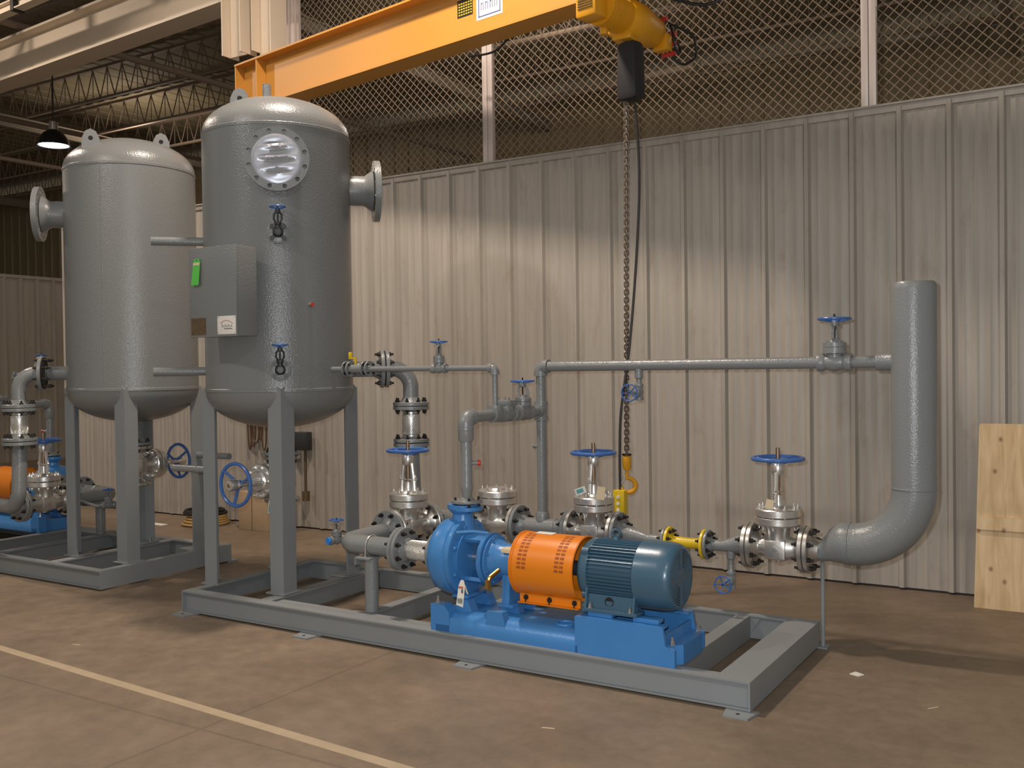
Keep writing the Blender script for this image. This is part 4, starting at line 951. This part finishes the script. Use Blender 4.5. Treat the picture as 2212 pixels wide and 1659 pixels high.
# left end: turned-in face
F0 = []; lathe(bm, (GX0, PY, PZ), (1, 0, 0), [(.085, .004), (GR-.015, .004), (GR-.004, .008)], 60)
part('shell', bm, ORNG, t)
for xc in (GX0+.065, GX1-.10):
    bm = B()
    for k in range(11):
        a = math.radians(101+k*7.6)
        for dx_ in (0, .031):
            q = V((0, math.cos(a), math.sin(a))); tt = V((0, -math.sin(a), math.cos(a)))
            c0 = V((xc+dx_, PY, PZ))+q*(GR+.0003)
            prism(bm, [c0-tt*.0068-V((.012, 0, 0)), c0+tt*.0068-V((.012, 0, 0)), c0+tt*.0068+V((.012, 0, 0)), c0-tt*.0068+V((.012, 0, 0))], q*.0006)
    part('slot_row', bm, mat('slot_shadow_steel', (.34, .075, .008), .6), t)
for sg in (-1, 1):
    bm = B(); a = math.radians(-90+sg*28); yb = PY+math.cos(a)*GR; zb = PZ+math.sin(a)*GR
    box(bm, (GX0+.02, yb-.003, zb-.045), (GX1, yb+.003, zb+.01)); box(bm, (GX0+.02, min(yb, yb+sg*.03), zb-.047), (GX1, max(yb, yb+sg*.03), zb-.042)); sk_ = part('skirt', bm, ORNG, t)
    for x_ in (GX0+.06, GX0+.21, GX1-.035):
        bm = B(); lathe(bm, (x_, yb+sg*.003, zb-.018), (0, sg, 0), [(0, 0), (.015, 0), (.015, .004), (.010, .005), (.010, .014), (0, .015)], 12); cyl(bm, (x_, yb+sg*.012, zb-.02), (x_, yb+sg*.012, zb-.055), .004, seg=6); part('wing_bolt', bm, DARK, sk_)
bm = B(); prism(bm, [(GX0+.09, PY-.03, PZ+GR-.001), (GX0+.20, PY-.03, PZ+GR-.001), (GX0+.20, PY+.02, PZ+GR+.002), (GX0+.09, PY+.02, PZ+GR+.002)], (0, 0, .002)); part('sticker', bm, WHITE, t, 'small white sticker on top')
bm = B(); cyl(bm, (2.60, PY, PZ), (2.75, PY, PZ), .04, seg=20); cyl(bm, (2.75, PY, PZ), (2.87, PY, PZ), .075, seg=24); cyl(bm, (2.87, PY, PZ), (3.06, PY, PZ), .04, seg=20); part('coupling', bm, IRON, t)

FANM = mat('fan_dark_blue', (.02, .045, .07), .6)
# ---- motor
t = sk(thing('electric_motor', 'dark blue finned electric motor at the right end of the near pump', 'motor', (3.27, PY, .37)))
MZ = .560; MR = .150
bm = B(); lathe(bm, (2.995, PY, MZ), (1, 0, 0), [(0, 0), (.05, 0), (.06, .01), (.11, .018), (.15, .035), (.166, .06), (.168, .095), (.15, .10), (0, .10)], 48)
for a in (45, 135, 225, 315):
    a = math.radians(a); q = V((0, math.cos(a), math.sin(a))); lathe(bm, V((3.05, PY, MZ))+q*.162, (1, 0, 0), [(0, 0), (.022, 0), (.022, .04), (0, .04)], 12)
part('end_bell', bm, MOTOR, t)
bm = B(); cyl(bm, (3.085, PY, MZ), (3.355, PY, MZ), MR, seg=64); part('stator_frame', bm, MOTOR, t)
bm = B()
nf = 52
for k in range(nf):
    a = 2*PI*k/nf
    if math.radians(255) < a < math.radians(285): continue
    q = V((0, math.cos(a), math.sin(a))); tt = V((0, -math.sin(a), math.cos(a))); hgt = .024
    c0 = V((3.088, PY, MZ))+q*(MR-.004)
    prism(bm, [c0-tt*.003, c0+tt*.003, c0+tt*.002+q*hgt, c0-tt*.002+q*hgt], (.262, 0, 0))
part('cooling_fins', bm, MOTOR, t)
bm = B(); lathe(bm, (3.352, PY, MZ), (1, 0, 0), [(.15, 0), (.176, .002), (.181, .008), (.180, .13), (.176, .175), (.168, .198), (.157, .208), (.150, .209)], 64); part('fan_cover', bm, MOTOR, t)
bm = B(); zc = 3.560
def gring(r0, r1): lathe(bm, (zc, PY, MZ), (1, 0, 0), [(r0, 0), (r1, 0), (r1, -.004), (r0, -.004), (r0, 0)], 48)
gring(.001, .055)
for k in range(7): gring(.060+k*.0118, .0672+k*.0118)
gring(.142, .1515)
for k in range(4):
    a = PI/2*k; q = V((0, math.cos(a), math.sin(a))); tt = V((0, -math.sin(a), math.cos(a)))
    prism(bm, [V((zc-.003, PY, MZ))+q*.04-tt*.008, V((zc-.003, PY, MZ))+q*.148-tt*.014, V((zc-.003, PY, MZ))+q*.148+tt*.014, V((zc-.003, PY, MZ))+q*.04+tt*.008], (.005, 0, 0))
part('fan_grille', bm, MOTOR, t)
bm = B(); cyl(bm, (3.50, PY, MZ), (3.535, PY, MZ), .142, seg=32); part('fan', bm, FANM, t)
for sg in (-1, 1):
    bm = B()
    prism(bm, [(3.10, PY+sg*.15, MZ-.10), (3.355, PY+sg*.15, MZ-.10), (3.365, PY+sg*.155, .385), (3.09, PY+sg*.155, .385)], (0, -sg*.05, 0))
    box(bm, (3.07, PY-.18 if sg < 0 else PY+.08, .3681), (3.385, PY-.08 if sg < 0 else PY+.18, .388), .003)
    for x_ in (3.09, 3.365):
        prism(bm, [(x_-.006, PY+sg*.125, .387), (x_-.006, PY+sg*.178, .387), (x_-.006, PY+sg*.150, MZ-.06), (x_-.006, PY+sg*.125, MZ-.05)], (.012, 0, 0))
    part('mounting_foot', bm, MOTOR, t)
for sg in (-1, 1):
    for x_ in (3.115, 3.345):
        bm = B(); lathe(bm, (x_, PY+sg*.166, .388), (0, 0, 1), [(0, 0), (.013, 0), (.013, .004), (.010, .0045), (.010, .016), (.005, .017), (.005, .03), (0, .031)], 6); part('foot_bolt', bm, STEEL, t)
for x_ in (3.22,):
    bm = B(); lathe(bm, (x_, PY-.1495, .425), (0, -1, 0), [(0, 0), (.026, .0), (.026, .004), (.021, .0045), (.021, .0025), (0, .0025)], 24, sy=1); part('conduit_hole', bm, GASK, t)
bm = B(); torus(bm, (3.19, PY, MZ+MR+.052), (.35, -1, 0), .020, .0075, 24, 10); lathe(bm, (3.19, PY, MZ+MR+.006), (0, 0, 1), [(0, 0), (.02, 0), (.018, .02), (.012, .028), (0, .03)], 16); part('lifting_eye', bm, MOTOR, t)

# ================================================================ near-skid-only things
# instrument enclosure
EX0, EX1, EY0, EY1, EZ0, EZ1 = .280, .715, -.12, .06, 1.885, 2.462
t = thing('instrument_enclosure', 'grey steel instrument box with a green tag on the left side of the near tank', 'enclosure', (.5, -.03, EZ0))
bm = B(); box(bm, (EX0, EY0+.02, EZ0), (EX1, EY1, EZ1), .004); part('box_body', bm, GREYT, t)
bm = B(); box(bm, (EX0-.004, EY0, EZ0-.004), (EX1+.002, EY0+.019, EZ1+.004), .003); dr = part('door', bm, GREYT, t)
bm = B(); box(bm, (.52, EY1, EZ1-.10), (.60, .18, EZ1-.06)); box(bm, (.52, EY1, EZ0+.06), (.60, .18, EZ0+.10)); part('bracket', bm, FRAME, t)
bm = B(); box(bm, (EX0+.013, EY0-.003, EZ0+.012), (EX0+.150, EY0-.0002, EZ0+.122)); part('data_plate', bm, BROWNP, dr, 'brown etched data plate')
bm = B(); box(bm, (EX1-.173, EY0-.003, EZ0+.010), (EX1-.005, EY0-.0002, EZ0+.128), .001); lp = part('logo_plate', bm, WHITE, dr, 'white square maker plate with arched logo')
lx = EX1-.145; lz = EZ0+.05
bm = B(); tube(bm, [V((lx+.115*k/12, EY0-.0035, lz+.018+.030*math.sin(PI*(.15+.75*k/12))**1.0)) for k in range(13)], .0018, 5); part('logo_arch', bm, REDINK, lp)
bm = B()
for k in range(7):
    x_ = lx+.015+k*.014; hh = (.030, .012, .020, .012, .022, .012, .016)[k]
    box(bm, (x_, EY0-.0042, lz+.004), (x_+.003, EY0-.003, lz+.004+hh)); 
    if k % 2 == 0: box(bm, (x_, EY0-.0042, lz+.013), (x_+.010, EY0-.003, lz+.0155))
    else: box(bm, (x_+.0, EY0-.0042, lz+.004), (x_+.009, EY0-.003, lz+.006))
box(bm, (lx+.035, EY0-.0042, lz-.008), (lx+.11, EY0-.003, lz-.003)); part('logo_lettering', bm, INK, lp)
bm = B()
for (a_, b_) in ((.008, .006), (.008, .108), (.156, .006), (.156, .108)): lathe(bm, (EX1-.173+a_, EY0-.003, EZ0+.012+b_), (0, -1, 0), [(0, 0), (.003, 0), (.003, .001), (0, .001)], 8)
part('rivet', bm, INK, lp)
t = thing('hang_tag', 'bright green paper tag hanging on the grey instrument box', 'tag', (.37, EY0-.01, 2.2))
bm = B(); gx = .352; R_ = M.Rotation(math.radians(2), 3, 'Y')
prism(bm, [V((gx-.032, EY0-.022, 2.222)), V((gx+.036, EY0-.018, 2.222)), V((gx+.043, EY0-.008, 2.372)), V((gx+.03, EY0-.007, 2.395)), V((gx-.012, EY0-.007, 2.395)), V((gx-.022, EY0-.008, 2.372))], (0, -.0008, 0)); part('card', bm, GREEN, t)
bm = B(); box(bm, (gx-.020, EY0-.0125, 2.352), (gx+.040, EY0-.0105, 2.368)); part('label_strip', bm, TAGC, t)
bm = B(); lathe(bm, (gx+.010, EY0-.0085, 2.384), (0, -1, 0), [(0, 0), (.004, 0), (.004, .002), (0, .002)], 8); part('eyelet', bm, DARK, t)

# gauge-glass valves on the front of the near tank
for z, lab in ((2.575, 'dark forged valve with small blue wheel below the foil-capped manway'), (1.662, 'dark forged valve with small blue wheel low on the near tank, above its front leg')):
    b0 = TC+V((0, 0, z)); c0 = b0+D45*(TR+.055)
    t = thing('level_gauge_valve', lab, 'valve', c0)
    bm = B(); cyl(bm, b0+D45*(TR-.02), b0+D45*(TR+.02), .027, seg=20); part('nozzle', bm, GREY, t)
    bm = B(); lathe(bm, b0+D45*(TR+.018), D45, [(0, 0), (.068, 0), (.073, .003), (.073, .020), (.068, .023), (.03, .023), (.03, .025), (0, .025)], 36); part('flange', bm, GREY, t)
    bm = B(); F = frame(D45, (0, 0, 1))
    lathe(bm, b0+D45*(TR+.043), D45, [(0, 0), (.034, 0), (.036, .012), (.030, .03), (.027, .05), (.022, .052), (.020, .046), (0, .046)], 28)
    for a in (45, 135, 225, 315):
        a = math.radians(a); q = F@V((math.cos(a), math.sin(a), 0)); s_ = F@V((-math.sin(a), math.cos(a), 0))
        p_ = b0+D45*(TR+.0435); prism(bm, [p_+q*.02-s_*.013, p_+q*.056-s_*.012, p_+q*.056+s_*.012, p_+q*.02+s_*.013], D45*.012)
        lathe(bm, p_+q*.055, D45, [(0, 0), (.0155, 0), (.0155, .018), (.008, .018), (.008, .026), (0, .027)], 12)
    part('valve_body', bm, IRON, t)
    bm = B(); u0 = b0+D45*(TR+.065)
    lathe(bm, u0, (0, 0, 1), [(0, 0), (.018, .0), (.018, .045), (.024, .050), (.024, .062), (0, .064)], 16)
    for sg in (-1, 1):
        tube(bm, fillet([u0+V((0, 0, .062))+D135*sg*.012, u0+V((0, 0, .085))+D135*sg*.026, u0+V((0, 0, .118))+D135*sg*.024, u0+V((0, 0, .135))+D135*sg*.004], .012, 4), .0062, 8)
    lathe(bm, u0, (0, 0, 1), [(0, .124), (.017, .126), (.017, .148), (0, .15)], 12); cyl(bm, u0+V((0, 0, .06)), u0+V((0, 0, .165)), .006, seg=8)
    part('bonnet_yoke', bm, IRON, t)
    handwheel(t, u0+V((0, 0, .166)), (0, 0, 1), .050, .0055, BLUEL, 5, .012)

# paper tags on the valves
def card(name, label, pts, n, m, sub=None, curl=0):
    t = thing(name, label, 'tag', pts[0]); bm = B(); prism(bm, pts, V(n)*.0012); c_ = part('card', bm, m, t)
    if sub: bm = B(); prism(bm, sub[0], V(n)*.0026); part('print', bm, sub[1], t)
    return t
vc = V((2.545, YR, ZR)); nv = V((.45, -.89, 0)).normalized(); rv = V((.89, .45, 0)).normalized(); up = V((0, 0, 1))
def quad(c, w_, h_, ang):
    ca, sa = math.cos(ang), math.sin(ang); e1 = rv*ca+up*sa; e2 = -rv*sa+up*ca
    return [c-e1*w_-e2*h_, c+e1*w_-e2*h_, c+e1*w_+e2*h_, c-e1*w_+e2*h_]
c0 = vc+nv*.15-rv*.085+up*.285
card('paper_tag', 'white and teal paper tag at the left of the middle gate valve', quad(c0, .036, .022, .35), nv, WHITE, (quad(c0+nv*.0002-rv*.003, .022, .013, .35), TEAL))
c0 = vc+nv*.155+rv*.045+up*.27
card('paper_tag', 'cream curled paper tag at the right of the middle gate valve', quad(c0, .026, .042, -.12), nv, TAGC)
c0 = V((3.767, YR, ZR))+nv*.14-rv*.075+up*.275
card('paper_tag', 'small cream paper tag on the gate valve beside the standpipe', quad(c0, .022, .026, .12-.35), nv, TAGC)
c0 = TC+V((.085, -.20, .70)); nv2 = V((.6, -.8, 0)).normalized()
card('paper_tag', 'white and teal tag dangling under the valve below the near tank', [c0+V((-.018, -.013, -.04)), c0+V((.018, .013, -.04)), c0+V((.010, .008, .05)), c0+V((-.010, -.008, .05))], nv2, WHITE,
     ([c0+V((-.014, -.010, -.034)), c0+V((.014, .010, -.034)), c0+V((.009, .007, .02)), c0+V((-.009, -.007, .02))], TEAL))
# pump tags
t = thing('pump_tag', 'white printed paper tag hanging on the front of the blue pump', 'tag', (2.30, PY-.20, .35))
bm = B(); tx = 2.335; ty = PY-.225
prism(bm, [V((tx-.034, ty-.006, .322)), V((tx+.012, ty-.006, .312)), V((tx+.020, ty+.006, .43)), V((tx+.006, ty+.012, .462)), V((tx-.012, ty+.012, .462)), V((tx-.024, ty+.006, .43))], (0, -.001, 0)); part('card', bm, WHITE, t)
bm = B(); prism(bm, [V((tx+.006, ty+.0125, .462)), V((tx+.036, ty+.015, .385)), V((tx+.026, ty+.015, .385)), V((tx-.004, ty+.0125, .455))], (0, -.001, 0)); part('second_card', bm, TAGC, t)
bm = B(); box(bm, (tx-.020, ty-.0062, .418), (tx+.012, ty-.002, .428)); part('orange_heading', bm, REDINK, t)
bm = B(); box(bm, (tx+.002, ty-.0076, .392), (tx+.010, ty-.002, .412)); 
for k in range(5): box(bm, (tx-.026, ty-.0085, .334+k*.006), (tx+.008, ty-.004, .336+k*.006))
part('print', bm, INK, t)

# plywood sheet at right
t = thing('plywood_panel', 'knotty plywood panel with a wooden batten leaning on the wall at far right', 'panel', (5.1, 2.74, 0))
def lean(p): x, y, z = p; return V((x+z*.02, 2.72+y+z*.10, z))
bm = B(); prism(bm, [lean((4.655, 0, 0)), lean((5.6, 0, 0)), lean((5.6, 0, 1.235)), lean((4.668, 0, 1.235)), lean((4.655, 0, 1.225))], (0, .018, 0)); part('sheet', bm, PLY, t)
bm = B(); prism(bm, [lean((4.66, -.022, .525)), lean((5.6, -.022, .525)), lean((5.6, -.022, .61)), lean((4.66, -.022, .61))], (0, .021, 0)); part('batten', bm, PLY, t)

# clutter on the back wall between the tanks
t = thing('cable_bundle', 'brown cables hanging in long loops on the wall behind the near tank', 'cables', (-2.3, YW-.06, .9))
for k in range(9):
    x_ = -2.52+k*.055+(.10 if k > 4 else 0); bm = B(); w_ = .03+.012*(k % 3); zb = .80+.05*(k % 4)
    loop = [V((x_+w_*math.sin(2*PI*q/20), YW-.05-.006*(k % 3), 1.22+(1.22-zb)*.75*math.cos(2*PI*q/20)-.1)) for q in range(20)]
    tube(bm, loop, .0085, 6, True); part('cable_loop', bm, CABLE, t)
t = thing('cardboard_box', 'tan cardboard box on the floor behind the front leg of the near tank', 'box', (-2.1, 2.86, 0))
bm = B(); box(bm, (-2.36, 2.68, 0), (-1.95, 2.98, .40), .004); part('carton', bm, CARD, t)
bm = B(); box(bm, (-2.165, 2.678, .002), (-2.159, 2.6795, .40)); part('seam', bm, BROWNP, t)
t = thing('electrical_box', 'dark electrical box with conduit on the wall behind the near tank leg', 'electrical box', (-1.72, YW-.05, .9))
bm = B(); box(bm, (-1.80, YW-.13, .83), (-1.62, YW-.035, 1.02), .01); part('box', bm, IRON, t)
bm = B(); cyl(bm, (-1.70, YW-.06, .34), (-1.70, YW-.06, .83), .015, seg=8); cyl(bm, (-1.70, YW-.06, .30), (-1.70, YW-.06, .40), .04, seg=10); part('conduit', bm, BROWNP, t)
t = thing('hose_coil', 'coiled yellow-brown hose lying on the floor left of the cardboard box', 'hose', (-2.95, 2.95, 0))
bm = B()
for k in range(4): torus(bm, (-2.95+.01*k, 2.75, .02+.025*k), (0, .02*k, 1), .24-.015*k, .014, 36, 8)
part('hose', bm, TYRE, t)
bm = B(); torus(bm, (-2.95, 2.75, .13), (0, .05, 1), .22, .016, 36, 8); torus(bm, (-2.95, 2.74, .155), (0, .02, 1), .20, .016, 36, 8); part('black_hose', bm, BLACK, t)
bm = B(); box(bm, (-3.62, 2.45, 0), (-3.30, 2.53, .006)); solo('paper_scrap', bm, WHITE, 'white scrap strip lying on the floor behind the far skid', 'paper', (-3.46, 2.49, 0))
bm = B(); prism(bm, [(4.26, .85, 0), (4.31, .83, 0), (4.33, .87, 0), (4.28, .90, 0)], (0, 0, .004)); solo('debris_scrap', bm, WHITE, 'pale scrap on the floor right of the near skid', 'scrap', (4.29, .86, 0))
for i, (x_, y_, a) in enumerate(((4.72, .52, .9), (3.25, -.62, .3), (.07, -.85, .2))):
    bm = B(); d_ = V((math.cos(a), math.sin(a), 0))*.03; n2 = V((-d_.y, d_.x, 0))*.07
    prism(bm, [V((x_, y_, 0))-d_-n2, V((x_, y_, 0))+d_-n2, V((x_, y_, 0))+d_+n2, V((x_, y_, 0))-d_+n2], (0, 0, .0015))
    solo('wood_splinter', bm, TAGC, ('pale splinter lying right of the standpipe foot', 'pale splinter in front of the near skid', 'white splinter beside the floor stripe at left')[i], 'scrap', (x_, y_, 0))

# ================================================================ FAR SKID: the same assembly turned half round
X0, Y0 = -1.08, 1.42
TM = M.Translation((X0, Y0, 0)) @ M.Rotation(PI, 4, 'Z')
def kids(o): return [c for c in bpy.data.objects if c.parent == o]
tank2 = tank(V((.445, .62, 0)), False, 'tall grey cylindrical steel tank standing at left on the far skid')
bpy.context.view_layer.update()
from bpy_extras.object_utils import world_to_camera_view as w2c
def relabel(s):
    s = s.replace('the near tank', 'the far tank').replace('near skid', 'far skid').replace('near pump', 'far pump').replace('facing the viewer', 'turned away from the viewer')
    return s
FARL = {'silver gate valve with blue handwheel in front of the braided joint, near skid': 'silver gate valve with blue handwheel half hidden by the left leg of the far tank',
        'bright blue centrifugal pump with a round volute casing, near skid': 'blue centrifugal pump partly hidden behind the far tank leg at left',
        'bright orange slotted coupling guard between the pump and motor, near skid': 'orange coupling guard at the left edge, on the far skid',
        'dark blue finned electric motor at the right end of the near pump': 'dark blue motor beyond the orange guard at the left edge'}
kidmap = {}
for o in bpy.data.objects:
    if o.parent: kidmap.setdefault(o.parent, []).append(o)
def copy_tree(o, parent=None):
    c = o.copy(); col.objects.link(c)
    if parent: c.parent = parent; c.matrix_parent_inverse = o.matrix_parent_inverse.copy()
    for ch in kidmap.get(o, []): copy_tree(ch, c)
    return c
for o in SK:
    p = TM @ o.matrix_world.translation; q = w2c(S, cam, p)
    if o.name.startswith(('skid_frame',)) is False and (q.x < -.045): continue
    if 'drain_valve' in o.name or 'flanged_isolation' in o.name and False: pass
    c = copy_tree(o); c.matrix_world = TM @ o.matrix_world
    if o.name.startswith('gate_valve') and abs(o.location.x-.35) < .01: c.location.x -= .095
    lab = o['label']; c['label'] = FARL.get(lab, relabel(lab)) if FARL.get(lab, relabel(lab)) != lab else lab+' of the far skid'
tank2.matrix_world = TM @ tank2.matrix_world
